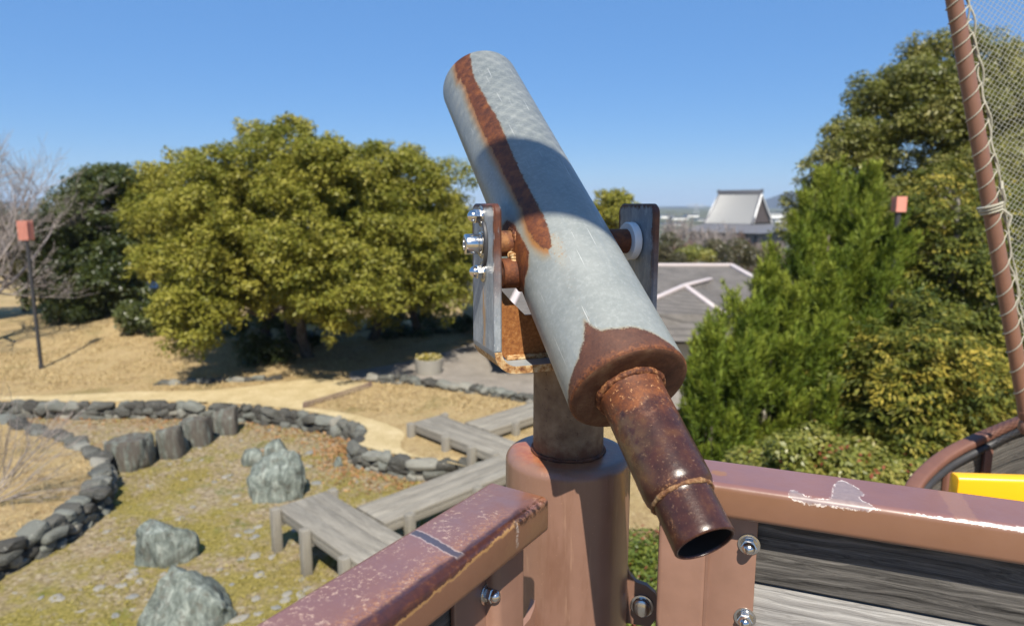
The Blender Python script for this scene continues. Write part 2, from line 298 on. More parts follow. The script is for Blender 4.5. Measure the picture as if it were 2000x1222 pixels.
def m_rock(brown=0):
    s = S('brown_streaked_schist' if brown else 'green_grey_schist', .8, .3); v = s.obj(); l = s.scale(v, 3.2, 3.2, 1.0)
    st = s.noise(l, 3.5, 6, .7, .6); f = s.noise(v, 9, 6, .7)
    c = s.ramp(st, (.32, (.055, .062, .055)), (.47, (.13, .150, .130)), (.58, (.215, .240, .210)), (.72, (.40, .42, .37)))
    c = s.mix(s.ss(f, .52, .64, 0, .7), c, (.095, .088, .070)); c = s.mix(s.ss(s.noise(v, 28, 5, .75), .60, .70, 0, .6), c, (.46, .47, .44))
    if brown: c = s.mix(s.ss(s.noise(s.scale(v, 9, 9, .8), 1.6, 4, .7), .40, .55, .15, .85), c, (.085, .068, .055))
    s.base(c); s.bump(s.ma('ADD', s.ma('MULTIPLY', st, .8), s.ma('MULTIPLY', s.noise(v, 24, 6, .75), .6)), .7, .04); return s.m
def m_wallstone():
    s = S('rubble_stone', .85, .3); v = s.obj(); a = s.attr('lc')
    c = s.ramp(a, (0, (.045, .043, .038)), (.45, (.095, .095, .082)), (.8, (.15, .158, .138)), (1, (.25, .235, .195)))
    c = s.mix(s.ss(s.noise(s.scale(v, 1, 1, 3), 7, 6, .7), .5, .7, 0, .7), c, (.11, .10, .085)); c = s.mix(s.ss(s.noise(v, 22, 5, .7), .58, .7, 0, .5), c, (.38, .37, .32))
    s.base(c); s.bump(s.noise(v, 20, 6, .75), .6, .03); return s.m
def m_ground(name, kind):
    s = S(name, .95, .15); v = s.obj(); big = s.noise(v, .45, 4, .6); mid = s.noise(v, 2.6, 5, .7); fin = s.noise(v, 26, 5, .75); grn = s.noise(s.scale(v, 1, 1, 1), 80, 3, .7)
    tan = s.ramp(s.ma('ADD', s.ma('MULTIPLY', fin, .6), s.ma('MULTIPLY', mid, .4)), (.36, (.25, .165, .075)), (.5, (.44, .325, .160)), (.64, (.60, .475, .27)))
    if kind == 'lawn':
        c = s.mix(s.ss(s.noise(v, 1.1, 4, .65), .52, .70, 0, .65), tan, s.ramp(fin, (.3, (.15, .125, .045)), (.7, (.30, .25, .10))))
        c = s.mix(s.ss(mid, .50, .66, 0, .65), c, (.24, .15, .070)); c = s.mix(s.ss(s.noise(s.scale(v, 1, .45, 1), 7, 6, .8), .52, .66, 0, .6), c, (.30, .20, .095)); c = s.mix(s.ss(s.noise(v, 13, 5, .8), .56, .66, 0, .5), c, (.66, .55, .36))
    elif kind == 'path':
        c = s.ramp(s.ma('ADD', s.ma('MULTIPLY', fin, .55), s.ma('MULTIPLY', mid, .45)), (.36, (.42, .315, .155)), (.5, (.57, .45, .245)), (.66, (.72, .60, .37)))
    elif kind == 'moss':
        moss = s.ramp(fin, (.34, (.115, .098, .028)), (.5, (.265, .220, .056)), (.66, (.43, .355, .115)))
        dirt = s.ramp(s.noise(v, 14, 5, .7), (.36, (.16, .12, .075)), (.5, (.32, .25, .155)), (.64, (.50, .42, .29)))
        dry = s.ramp(fin, (.34, (.22, .14, .075)), (.6, (.42, .29, .16)))
        yy = s.xyz(v)[1]
        f = s.ma('ADD', s.ma('MULTIPLY', s.noise(v, 1.1, 5, .7), .7), s.ma('MULTIPLY', s.noise(v, 6, 4, .7), .3))
        f = s.ma('SUBTRACT', f, s.ss(yy, 8.2, 11.5, 0, .10))
        c = s.mix(s.ss(f, .40, .56), dirt, moss)
        c = s.mix(s.ma('MULTIPLY', s.ss(s.noise(v, .9, 4, .6), .50, .62), s.ss(yy, 9.4, 12.0, .15, .8)), c, dry)
        c = s.mix(s.ss(s.noise(s.scale(v, 1, 1.6, 1), 9, 3, .6), .60, .68, 0, .8), c, (.40, .37, .31))
        c = s.mix(s.ma('MULTIPLY', s.ss(s.noise(v, 1.6, 3, .6), .58, .68), s.ss(fin, .45, .6)), c, (.10, .15, .02))
    else:
        c = s.ramp(s.ma('ADD', s.ma('MULTIPLY', fin, .5), s.ma('MULTIPLY', mid, .5)), (.34, (.21, .185, .160)), (.52, (.32, .285, .245)), (.68, (.45, .40, .35)))
    c = s.mix(s.ss(grn, .62, .75, 0, .35), c, (.55, .46, .30)) if kind in ('lawn', 'path') else c
    if kind == 'lawn':
        far = s.ss(s.ma('ADD', s.xyz(v)[1], s.ma('MULTIPLY', big, 12)), 34, 60); c = s.mix(far, c, s.ramp(s.noise(v, .05, 4, .6), (.35, (.07, .085, .05)), (.6, (.13, .13, .10)), (.7, (.20, .20, .19))))
    s.base(c); s.bump(s.ma('ADD', fin, s.ma('MULTIPLY', grn, .7)), .7, .06); return s.m
def m_roof(name, d, l, row=.25, ax=1):
    s = S(name, .7, .3); v = s.obj(); c = s.ramp(s.noise(v, 1.6, 5, .7), (.3, d), (.7, l)); u = s.xyz(v)
    k = s.ma('FRACT', s.ma('DIVIDE', u[ax], row)); c = s.mix(s.ss(k, .0, .35, .8, 0), c, tuple(a*.4 for a in d))
    k2 = s.noise(s.scale(v, 4, 9, 9), 1, 2, .6); c = s.mix(s.ss(k2, .5, .7, 0, .45), c, tuple(a*.72 for a in d))
    s.base(c); s.bump(k, .5, .03); return s.m

M = dict(barrel=m_barrel(), rust=m_rust(), rust2=m_rust('rusty_steel_bright', .55), weld=m_weld(), weldtan=m_weldtan(), endrust=m_endrust(), eye=m_eyepiece(), plate=m_plate(), inside=m_bracket_inside(), tanrust=m_tanrust(),
    ped=m_pedestal(), post=m_post(), railA=m_rail('rusted'), railB=m_rail('chipped'), paint=m_paint(), steel=m_steel(),
    white=m_plain('white_nylon', (.82, .82, .80), .4, .03), black=m_plain('black_inside', (.006, .005, .005), .95),
    board=m_wood('shaded_dark_board', (.013, .012, .011), (.185, .172, .155)), boardL=m_wood('pale_grey_board', (.16, .15, .14), (.46, .445, .42)), deck=m_wood('weathered_deck', (.135, .122, .100), (.31, .285, .235), sc_=.8),  # board: dark wood, toned darker still for the shadow under the rail
    pole=m_plain('brown_pole_paint', (.195, .100, .068), .4, .15, 30), rope=m_plain('beige_rope', (.36, .345, .275), .9, .3, 200), net=m_plain('pale_net_cord', (.36, .36, .31), .9, .2, 200),
    bark=m_bark(), palebark=m_bark('pale_bark', (.13, .115, .10), (.36, .33, .30)), twig=m_bark('bare_twig', (.20, .17, .155), (.42, .37, .34)), browntwig=m_bark('brown_twig', (.11, .075, .06), (.27, .19, .155)),
    camphor=m_leaf('olive_camphor_leaf', (.100, .118, .016), (.222, .212, .030), (.36, .315, .060), .5, .3, .25),
    darkleaf=m_leaf('dark_evergreen_leaf', (.022, .036, .010), (.052, .070, .018), (.11, .120, .032)), brownleaf=m_leaf('brownish_evergreen_leaf', (.035, .035, .018), (.075, .068, .035), (.14, .115, .06)),
    glossy=m_leaf('glossy_broad_leaf', (.070, .085, .018), (.170, .170, .038), (.32, .285, .095), .42, .25, .4),
    juniper=m_leaf('juniper_needle', (.036, .068, .008), (.118, .168, .014), (.28, .31, .040), .6, .14, .3),
    gold=m_leaf('golden_cypress_spray', (.030, .055, .010), (.13, .140, .018), (.40, .30, .045), .6, .14, .3),
    shrub=m_leaf('shrub_leaf', (.075, .100, .016), (.19, .20, .035), (.36, .30, .075), .4, .3, .5), azalea=m_leaf('azalea_leaf', (.045, .075, .012), (.12, .155, .022), (.30, .29, .06), .4, .3, .5),
    redleaf=m_leaf('red_leaf', (.16, .03, .02), (.25, .06, .03), (.36, .12, .06), .4, .3, .5),
    rock=m_rock(), rockb=m_rock(1), wall=m_wallstone(), lawn=m_ground('dry_lawn', 'lawn'), path=m_ground('straw_path', 'path'), moss=m_ground('mossy_bed', 'moss'), pave=m_ground('grey_gravel', 'pave'),
    roof=m_roof('grey_slate', (.105, .096, .088), (.175, .160, .146), .22), ridge=m_plain('pinkish_white_ridge', (.50, .44, .43), .6, .14, 5), cream=m_plain('cream_render', (.62, .57, .47), .8, .08, 3),
    tile=m_plain('silver_grey_tile', (.25, .255, .26), .45, .12, 3), tiledark=m_plain('grey_tile', (.12, .12, .13), .5, .15, 2), darkwood=m_plain('dark_timber', (.07, .055, .05), .8, .2, 3), oldwood=m_plain('grey_brown_timber', (.17, .14, .12), .8, .2, 2), plaster=m_plain('white_plaster', (.74, .73, .70), .8, .05, 2),
    glass=m_plain('window_glass', (.05, .06, .07), .1, .1, 2), hill=m_plain('hill_forest', (.055, .060, .070), .95, .35, .02),
    yellow=m_plain('yellow_plastic', (.90, .46, .012), .35, .04, 6), pink=m_plain('salmon_slat', (.62, .25, .185), .6, .12, 12), dmetal=m_plain('dark_bronze_metal', (.035, .035, .038), .45, .2, 20), hose=m_plain('black_rubber', (.035, .035, .038), .5, .2, 20),
    hullrim=m_plain('worn_red_brown_rail', (.155, .070, .048), .6, .35, 14), concrete=m_plain('concrete', (.27, .25, .21), .85, .15, 9), flower=m_leaf('planter_flower', (.10, .12, .02), (.5, .36, .05), (.75, .68, .45), .6, .3, .3), metal=m_plain('pylon_steel', (.40, .42, .45), .6, .1, 2))

# ------------------------------------------------------------------ mesh helper
def link(o, parent=None):
    COL.objects.link(o)
    if parent is not None: o.parent = parent
    return o
def root_loc(o):
    p = A3(0, 0, 0)
    while o is not None: p = p+np.array(o.location); o = o.parent
    return p
def mk(name, V, F, m, parent=None, smooth=True, attrs=None, sharp=38):
    V = np.asarray(V, np.float32).reshape(-1, 3)
    if parent is not None: V = V-root_loc(parent).astype(np.float32)
    me = bpy.data.meshes.new(name)
    if isinstance(F, np.ndarray):
        n, k = F.shape; me.vertices.add(len(V)); me.vertices.foreach_set('co', V.ravel()); me.loops.add(n*k); me.loops.foreach_set('vertex_index', F.astype(np.int32).ravel())
        me.polygons.add(n); me.polygons.foreach_set('loop_start', np.arange(0, n*k, k, dtype=np.int32)); me.update(calc_edges=True)
    else: me.from_pydata(V.tolist(), [], F); me.update()
    if smooth:
        me.polygons.foreach_set('use_smooth', np.ones(len(me.polygons), bool))
        if sharp: me.set_sharp_from_angle(angle=R(sharp))
    for k, a in (attrs or {}).items():
        a = np.asarray(a, np.float32); vec = a.ndim == 2
        at = me.attributes.new(k, 'FLOAT_VECTOR' if vec else 'FLOAT', 'POINT'); at.data.foreach_set('vector' if vec else 'value', a.ravel())
    me.materials.append(m); me.validate()
    return link(bpy.data.objects.new(name, me), parent)
def tag(o, label=None, cat=None, group=None, kind=None):
    for k, v in (('label', label), ('category', cat), ('group', group), ('kind', kind)):
        if v: o[k] = v
    return o
def empty(name, loc, label, cat, group=None):
    o = bpy.data.objects.new(name, None); o.empty_display_size = .1; o.location = tuple(loc); link(o); return tag(o, label, cat, group)
def copy_tree(o, parent=None):
    c = o.copy(); COL.objects.link(c); c.parent = parent
    for ch in list(o.children): copy_tree(ch, c)
    return c
def frame(a):
    a = unit(a); h = A3(0, 0, 1) if abs(a[2]) < .9 else A3(1, 0, 0); b = unit(np.cross(h, a)); return b, np.cross(a, b)
class MB:
    def __init__(s): s.V = []; s.F = []; s.L = []
    def add(s, V, F, L=None):
        k = len(s.V); V = np.asarray(V, float); s.V += V.tolist(); s.F += [[i+k for i in f] for f in F]
        s.L += (np.asarray(L, float).tolist() if L is not None else np.zeros((len(V), 3)).tolist()); return s
    def box(s, c, ax, half, L=True, ch=0.0):            # box with axes ax (3 unit rows)
        c = np.asarray(c, float); ax = np.asarray(ax, float); hx, hy, hz = half
        if ch: return s.bar(c-ax[0]*hx, c+ax[0]*hx, hy, hz, ch, ax[1], ax[2], 2)
        P = np.array([[i*hx, j*hy, k*hz] for i in (-1, 1) for j in (-1, 1) for k in (-1, 1)])
        return s.add(c+P@ax, [[0, 1, 3, 2], [4, 6, 7, 5], [0, 4, 5, 1], [2, 3, 7, 6], [0, 2, 6, 4], [1, 5, 7, 3]], P+np.array([rng.random()*9, rng.random()*9, 0]))
    def bar(s, p0, p1, hy, hz, r, ay, az, seg=4, off=0.0):  # rounded rectangle swept from p0 to p1, arrises rounded at the ends too
        p0, p1 = np.asarray(p0, float), np.asarray(p1, float); ln = np.linalg.norm(p1-p0); a = (p1-p0)/ln
        def prof(hy, hz, r):
            q = []
            for cy, cz, a0 in ((hy-r, hz-r, 0), (-hy+r, hz-r, 90), (-hy+r, -hz+r, 180), (hy-r, -hz+r, 270)):
                for i in range(seg+1):
                    t = R(a0+90*i/seg); q.append((cy+r*math.cos(t), cz+r*math.sin(t)))
            return np.array(q)
        e = min(r*.35, .004, ln*.2); rings = [(0, e), (e*.35, e*.3), (e, 0), (ln-e, 0), (ln-e*.35, e*.3), (ln, e)]
        V = []; L = []; n = None
        for x, ins in rings:
            q = prof(hy-ins, hz-ins, max(r-ins, 1e-4)); n = len(q)
            for y, z in q: V.append(p0+a*x+np.asarray(ay)*y+np.asarray(az)*z); L.append((x+off, y, z))
        F = [[i*n+j, i*n+(j+1) % n, (i+1)*n+(j+1) % n, (i+1)*n+j] for i in range(len(rings)-1) for j in range(n)]
        F += [list(range(n))[::-1], list(range((len(rings)-1)*n, len(rings)*n))]
        return s.add(V, F, L)
    def lathe(s, o, a, prof, n=32, caps=(True, True), b=None):   # prof = (along axis, radius)
        o = np.asarray(o, float); a = unit(a); b, c = frame(a) if b is None else (unit(b), np.cross(a, unit(b)))
        th = np.linspace(0, 2*math.pi, n, endpoint=False); cs = np.outer(np.cos(th), b)+np.outer(np.sin(th), c)
        V = []; L = []
        for x, r in prof:
            V.append(o+a*x+cs*r); L.append(np.stack([th*r, np.full(n, x), np.full(n, r)], 1))
        k = len(prof); F = [[i*n+j, i*n+(j+1) % n, (i+1)*n+(j+1) % n, (i+1)*n+j] for i in range(k-1) for j in range(n)]
        if caps[0]: F.append(list(range(n))[::-1])
        if caps[1]: F.append(list(range((k-1)*n, k*n)))
        return s.add(np.concatenate(V), F, np.concatenate(L))
    def tube(s, pts, rad, n=6, caps=True):
        P = np.asarray(pts, float); k = len(P); rad = np.broadcast_to(np.asarray(rad, float), (k,))
        T = np.gradient(P, axis=0); T /= np.linalg.norm(T, axis=1)[:, None]+1e-12
        b, c = frame(T[0]); th = np.linspace(0, 2*math.pi, n, endpoint=False); V = []; L = []; ln = 0
        for i in range(k):
            b = b-T[i]*(b@T[i]); b /= np.linalg.norm(b)+1e-12; c = np.cross(T[i], b)
            if i: ln += np.linalg.norm(P[i]-P[i-1])
            V.append(P[i]+rad[i]*(np.outer(np.cos(th), b)+np.outer(np.sin(th), c))); L.append(np.stack([np.full(n, ln), th*rad[i], th*0], 1))
        F = [[i*n+j, i*n+(j+1) % n, (i+1)*n+(j+1) % n, (i+1)*n+j] for i in range(k-1) for j in range(n)]
        if caps: F += [list(range(n))[::-1], list(range((k-1)*n, k*n))]
        return s.add(np.concatenate(V), F, np.concatenate(L))
    def prism(s, poly, ext, L=None):                     # closed planar polygon (3-D points) pushed by the vector ext
        P = np.asarray(poly, float); n = len(P); V = np.concatenate([P, P+np.asarray(ext, float)])
        F = [list(range(n))[::-1], list(range(n, 2*n))]+[[i, (i+1) % n, n+(i+1) % n, n+i] for i in range(n)]
        return s.add(V, F, None if L is None else np.concatenate([L, L]))
    def build(s, name, m, parent=None, smooth=True, sharp=38, loc=True):
        return mk(name, s.V, s.F, m, parent, smooth, {'loc': np.array(s.L)} if loc else None, sharp)
def sdf_poly(P, poly):                                   # signed distance, positive inside
    poly = np.asarray(poly, float); d = np.full(len(P), 1e9); ins = np.zeros(len(P), bool)
    for i in range(len(poly)):
        a, b = poly[i], poly[(i+1) % len(poly)]; ab = b-a; ap = P-a; t = np.clip((ap@ab)/(ab@ab+1e-12), 0, 1)
        d = np.minimum(d, np.linalg.norm(ap-t[:, None]*ab, axis=1))
        c = ((a[1] > P[:, 1]) != (b[1] > P[:, 1])) & (P[:, 0] < (b[0]-a[0])*(P[:, 1]-a[1])/(b[1]-a[1]+1e-12)+a[0]); ins ^= c
    return np.where(ins, d, -d)
def spline(pts, n=8, closed=False):
    P = np.asarray(pts, float); k = len(P); out = []
    for i in range(k if closed else k-1):
        g = (lambda j: P[j % k]) if closed else (lambda j: P[min(max(j, 0), k-1)])
        a, b, c, d = g(i-1), g(i), g(i+1), g(i+2)
        for t in np.linspace(0, 1, n, endpoint=False):
            out.append(.5*((2*b)+(c-a)*t+(2*a-5*b+4*c-d)*t*t+(3*b-a-3*c+d)*t**3))
    if not closed: out.append(P[-1])
    return np.array(out)

# ------------------------------------------------------------------ the telescope
PSI, TH = R(19.25), R(35.97)
PIV = N3(.0896, 1.0487, -.0968)
D = A3(-math.sin(PSI)*math.cos(TH), math.cos(PSI)*math.cos(TH), math.sin(TH)); E = A3(math.cos(PSI), math.sin(PSI), 0); U = np.cross(E, D); FW = A3(-math.sin(PSI), math.cos(PSI), 0)
AX = A3(.0963, 1.102)                                     # plan position of the pedestal axis
DECKZ = CZ-1.5
tel = empty('viewing_telescope', (AX[0], AX[1], DECKZ), 'rusty galvanised steel viewing telescope on a brown round pedestal between the two railings', 'telescope')
RB, VLO, VUP = .0826, -.2469, .5863
# barrel outer skin with rust fields
nphi, nv = 220, 430
ph = np.linspace(-math.pi, math.pi, nphi, endpoint=False)
vv = np.concatenate([[VLO+.0005], np.linspace(VLO+.003, VUP-.003, nv), [VUP]]); rr = np.concatenate([[RB-.0022], np.full(nv, RB), [RB-.002]])
PHI, VV = np.meshgrid(ph, vv); RR = np.repeat(rr[:, None], nphi, 1)
V = PIV+D*VV[..., None]+RR[..., None]*(np.cos(PHI)[..., None]*U+np.sin(PHI)[..., None]*E)
ii, jj = np.meshgrid(np.arange(len(vv)-1), np.arange(nphi), indexing='ij'); j2 = (jj+1) % nphi
F = np.stack([ii*nphi+jj, ii*nphi+j2, (ii+1)*nphi+j2, (ii+1)*nphi+jj], -1).reshape(-1, 4)
Q = np.stack([PHI.ravel()*RB, VV.ravel()], 1); sR = lambda pts: [(a*RB, b) for a, b in pts]
streak = sR([(-.50, .60), (-.43, .60), (-.60, .51), (-.625, .481), (-.598, .405), (-.555, .311), (-.578, .262), (-.600, .24), (-.618, .164), (-.615, .107), (-.591, .059), (-.62, .011), (-.705, -.025), (-.788, -.026), (-.89, -.011), (-.959, .007), (-.969, .038), (-.917, .091), (-.932, .147), (-.948, .207), (-.962, .256), (-.978, .316), (-.967, .377), (-.956, .442), (-.908, .476), (-.946, .523), (-1.004, .52), (-.95, .564), (-.87, .60)])
boss = sR([(-1.90, .07), (-1.579, .105), (-1.359, .098), (-1.189, .074), (-1.191, .052), (-1.152, .024), (-1.155, 0), (-1.284, -.020), (-1.631, -.030), (-1.95, -.03), (-2.1, .02)])
low = sR([(-3.2, -.225), (-2.3, -.236), (-1.746, -.238), (-1.542, -.231), (-1.322, -.225), (-1.092, -.216), (-.894, -.200), (-.790, -.184), (-.745, -.172), (-.690, -.186), (-.577, -.200), (-.328, -.207), (-.073, -.211), (.148, -.219), (.367, -.230), (.601, -.240), (1.2, -.242), (3.2, -.225), (3.2, -.30), (-3.2, -.30)])
sd_s, sd_b, sd_l = sdf_poly(Q, streak), sdf_poly(Q, boss), sdf_poly(Q, low)
topchip = VV.ravel()-VUP+.0035-.010*np.maximum(0, np.sin(PHI.ravel()*3+.4))**3
rustv = np.maximum(np.maximum(sd_s, sd_b), np.maximum(sd_l, -1.0))
left = np.where(Q[:, 0]/RB < -.78, 1.0, .25)
halo = np.maximum(np.where(Q[:, 0]/RB < -.78, sd_s*.85, sd_s*3-.010), np.maximum(sd_l*1.8-.009, sd_b*1.5-.008))
cen = -.62+.0*VV.ravel(); tt = np.clip((-VV.ravel()+.0)/.17, 0, 1)
drip = np.exp(-((PHI.ravel()-(-.62-.10*tt))*RB/.011)**2)*((VV.ravel() < .0) & (VV.ravel() > -.2))*np.clip(1.2-2.0*np.abs(tt-.15)**.7, .22, 1)
bar = mk('barrel', V, F, M['barrel'], tel, True, {'rust': rustv, 'halo': halo, 'drip': drip, 'tuv': np.stack([Q[:, 0], Q[:, 1], RR.ravel()], 1)}, 40)
b = MB(); b.lathe(PIV, D, [(VUP, RB-.002), (VUP, RB-.008), (VLO+.05, RB-.008)], 96, (False, False)); b.build('bore', M['tiledark'], bar)
b = MB(); b.lathe(PIV, D, [(VLO, .030), (VLO-.0005, .058), (VLO-.0012, .074), (VLO-.0004, .079), (VLO+.0010, RB-.0018), (VLO+.0022, RB-.0014)], 96, (False, False)); b.build('end_plate', M['endrust'], bar)
# weld beads
def bead(o, a, R0, r, name, m, parent, n=150, wob=.35, seed=0, arc=(0, 2*math.pi)):
    b_, c_ = frame(a); g = np.random.default_rng(seed); V = []; k = 10
    t = np.linspace(arc[0], arc[1], n, endpoint=arc[1]-arc[0] < 6.2); ph_ = g.random(8)*6
    for i, th in enumerate(t):
        w = 1+wob*(math.sin(th*5+ph_[0])*.5+math.sin(th*13+ph_[1])*.35+math.sin(th*29+ph_[2])*.18); e = math.cos(th)*b_+math.sin(th)*c_
        for q in np.linspace(0, 2*math.pi, k, endpoint=False): V.append(np.asarray(o)+e*(R0+r*w*math.cos(q))+unit(a)*r*w*math.sin(q))
    cl = arc[1]-arc[0] > 6.2; m_ = n if cl else n-1
    F = [[i*k+j, i*k+(j+1) % k, ((i+1) % n)*k+(j+1) % k, ((i+1) % n)*k+j] for i in range(m_) for j in range(k)]
    return mk(name, V, F, m, parent)
# eyepiece
r1, r2, VS, VE = .0427, .0358, -.403, -.4662
prof = [(VLO+.001, r1+.003), (VLO-.008, r1+.001), (VLO-.016, r1), *[(q, r1) for q in np.linspace(-.27, VS+.012, 14)], (VS+.004, r1-.0008), (VS-.001, r1-.0030), (VS-.004, r2+.0012), (VS-.008, r2), *[(q, r2) for q in np.linspace(VS-.012, VE+.002, 8)], (VE+.0008, r2-.0006), (VE, r2-.0020), (VE+.0006, r2-.0036), (VE+.003, r2-.0042)]
b = MB(); b.lathe(PIV, D, prof, 96, (False, False), b=U)
Lc = np.array(b.L); cc = np.array(b.V)-PIV; olive = np.clip(-(cc@E)/.04-.35, 0, 1)*np.clip(1.1-abs(Lc[:, 1]+.33)/.09, 0, 1)
eye = mk('eyepiece', b.V, b.F, M['eye'], tel, True, {'tuv': np.stack([Lc[:, 0], Lc[:, 1], Lc[:, 2]], 1), 'olive': olive}, 50)
b = MB(); b.lathe(PIV, D, [(VE+.003, r2-.0042), (VE+.09, r2-.0043), (VE+.091, .0005)], 64, (False, True)); b.build('bore', M['black'], eye)
bead(PIV+D*(VLO-.003), D, r1+.0012, .0050, 'weld_bead', M['weld'], eye, seed=3, wob=.22)
bead(PIV+D*(VS-.0045), D, r2+.0008, .0028, 'weld_bead', M['weldtan'], eye, seed=4, wob=.4)
# pivot axis
PV = PIV+D*.062
b = MB(); b.lathe(PV, -E, [(.055, .0205), (.109, .0205), (.1105, .0195)], 40); b.build('pivot_boss', M['rust2'], bar)
SB = PV+A3(0, 0, -.045)-FW*.022
b = MB(); b.lathe(SB, -E, [(.03, .0235), (.101, .0235), (.1035, .0215), (.1035, .008)], 40); b.build('stop_boss', M['rust'], bar)
b = MB(); b.lathe(SB, -E, [(.1035, .0085), (.107, .0105), (.111, .0105), (.114, .0085)], 24); b.build('bolt', M['steel'], bar)
bead(PV-E*.077, -E, .0215, .0050, 'weld_bead', M['weld'], bar, 90, seed=5)
bead(SB-E*.071, -E, .0240, .0048, 'weld_bead', M['weld'], bar, 90, seed=6)
bead((PV+SB)/2-E*.085+FW*-.012, -E, .006, .0055, 'weld_bead', M['tanrust'], bar, 40, seed=7)
b = MB(); b.lathe(PV, E, [(.05, .0205), (.126, .0205)], 40); b.build('pivot_shaft', M['rust'], bar)
b = MB(); b.lathe(PV, E, [(.126, .022), (.1265, .0305), (.128, .0318), (.139, .0318), (.1405, .0305), (.1415, .021)], 48); b.build('spacer_ring', M['white'], bar)
# U bracket: two plates, base, web
YC = PV.copy()
SL, SR_, TP, HW = -.114, .143, .012, .060
ZT, ZB = CZ+.002, CZ-.252
def rr2(w0, w1, z0, z1, rt, rb_, n=7):
    q = []
    for cx, cz, a0, r in ((w1-rt, z1-rt, 0, rt), (w0+rt, z1-rt, 90, rt), (w0+rb_, z0+rb_, 180, rb_), (w1-rb_, z0+rb_, 270, rb_)):
        for i in range(n+1): t = R(a0+90*i/n); q.append((cx+r*math.cos(t), cz+r*math.sin(t)))
    return np.array(q)
def yoke_plate(sv, outward):
    q = rr2(-HW, HW, ZB+.030, ZT, .016, .002); base = lambda s_: np.array([A3(YC[0], YC[1], 0)+E*s_+FW*x+A3(0, 0, z) for x, z in q])
    mesh = MB(); n = len(q); bev = .0025; V = []; L = []
    cx = np.array([0, (ZB+ZT)/2]); lays = [(0, bev), (bev, 0), (TP-bev, 0), (TP, bev)]
    # nested rings let the shader know the distance from the arris
    for dep, ins in [(0, .020), (0, .006)]+lays+[(TP, .006), (TP, .020)]:
        qq = rr2(-HW+ins, HW-ins, ZB+.030+(0 if ins < .003 else .0), ZT-ins, max(.016-ins, .0015), .002)
        for x, z in qq:
            V.append(A3(YC[0], YC[1], 0)+E*(sv+outward*dep)+FW*x+A3(0, 0, z)); L.append((x, z-CZ, min(HW-abs(x), ZT-z)))
    k = 8; F = [[i*n+j, i*n+(j+1) % n, (i+1)*n+(j+1) % n, (i+1)*n+j] for i in range(k-1) for j in range(n)]+[list(range(n))[::-1], list(range((k-1)*n, k*n))]
    if outward < 0: F = [f[::-1] for f in F]
    return mk('side_plate', V, F, M['plate'], brk, True, {'loc': np.array(L)}, 30)
# folded base with rounded bends
q = []; rb_ = .036
O = lambda s_, z: (s_, z)
outer = [(SL-TP, ZB+.0299)]+[(SL-TP+rb_-rb_*math.cos(R(a)), ZB+.0-.006+rb_*(1-math.sin(R(a)))) for a in range(15, 91, 15)]+[(SR_+TP-rb_+rb_*math.sin(R(a)), ZB-.006+rb_*(1-math.cos(R(a)))) for a in range(0, 76, 15)]+[(SR_+TP, ZB+.0299)]
inner = [(SR_-.024+.024*math.cos(R(a)), ZB+.030-.024*math.sin(R(a))) for a in range(0, 91, 15)]+[(SL+.024-.024*math.sin(R(a)), ZB+.030-.024*math.cos(R(a))) for a in range(0, 91, 15)]
poly = [A3(YC[0], YC[1], 0)+E*s_+A3(0, 0, z)-FW*(HW-.001) for s_, z in outer+inner]
b = MB(); b.prism(poly, FW*(2*HW-.002)); brk = b.build('bracket', M['tanrust'], tel, sharp=40)
brk.data.materials.append(m_plain('galvanised_bend', (.27, .295, .31), .5, .22, 60))
for pg in brk.data.polygons:
    if abs(np.dot(pg.normal, FW)) < .5 and pg.normal.z < .3: pg.material_index = 1
yoke_plate(SL, -1); yoke_plate(SR_, 1)
# web at the back with sloping top, clear of the barrel
w0 = A3(YC[0], YC[1], 0)-FW*.012; zz = [(SL+.004, ZB+.024), (SL+.022, ZB+.008), (SR_-.022, ZB+.008), (SR_-.004, ZB+.024), (SR_-.001, CZ-.135), (SR_-.04, CZ-.175), (SL+.055, CZ-.175), (SL+.03, CZ-.150), (SL+.001, CZ-.118)]
b = MB(); P3 = [w0+E*s_+A3(0, 0, z) for s_, z in zz]; b.prism(P3, FW*.006, np.array([(s_, z-CZ, 0) for s_, z in zz])); b.build('web_plate', M['inside'], brk, False)
b = MB(); b.tube([w0-FW*.002+E*(SL+.022)+A3(0, 0, ZB+.008), w0-FW*.002+E*(SR_-.022)+A3(0, 0, ZB+.008)], .006, 8); b.build('weld_bead', M['tanrust'], brk)
# main bolt, washers, acorn nuts
so_ = SL-TP
def washers(o, a, lst, name, m, parent, n=32):
    b = MB(); x = 0
    b.lathe(o, a, lst, n); return b.build(name, m, parent, sharp=30)
o0 = A3(PV[0], PV[1], PV[2])+E*so_
washers(o0, -E, [(0, .0225), (.0022, .0225), (.0024, .0190), (.0050, .0188), (.0054, .0165), (.0085, .0162)], 'washer', M['steel'], brk)
washers(o0-E*.0085, -E, [(0, .0150), (.0012, .0158), (.0190, .0158), (.0206, .0150), (.0212, .0135), (.0214, .0085), (.0180, .0080)], 'pivot_bolt', M['steel'], brk)
def acorn(o, a, sc_, name, parent, base=True):
    b = MB(); f1, f2 = frame(a)
    if base: b.lathe(o, a, [(0, .0155*sc_), (.0018*sc_, .0155*sc_), (.0020*sc_, .0125*sc_), (.0036*sc_, .0122*sc_)], 32)
    o2 = np.asarray(o)+unit(a)*(.0036*sc_ if base else 0)
    b.lathe(o2, a, [(0, .0105*sc_), (.0008*sc_, .0112*sc_), (.0075*sc_, .0112*sc_), (.0085*sc_, .0100*sc_)], 6)
    b.lathe(o2+unit(a)*.0083*sc_, a, [(0, .0088*sc_)]+[(.0012*sc_+.0090*sc_*math.sin(R(t)), .0088*sc_*math.cos(R(t))) for t in range(0, 90, 12)]+[(.0103*sc_, .0004)], 28)
    return b.build(name, M['steel'], parent, sharp=30)
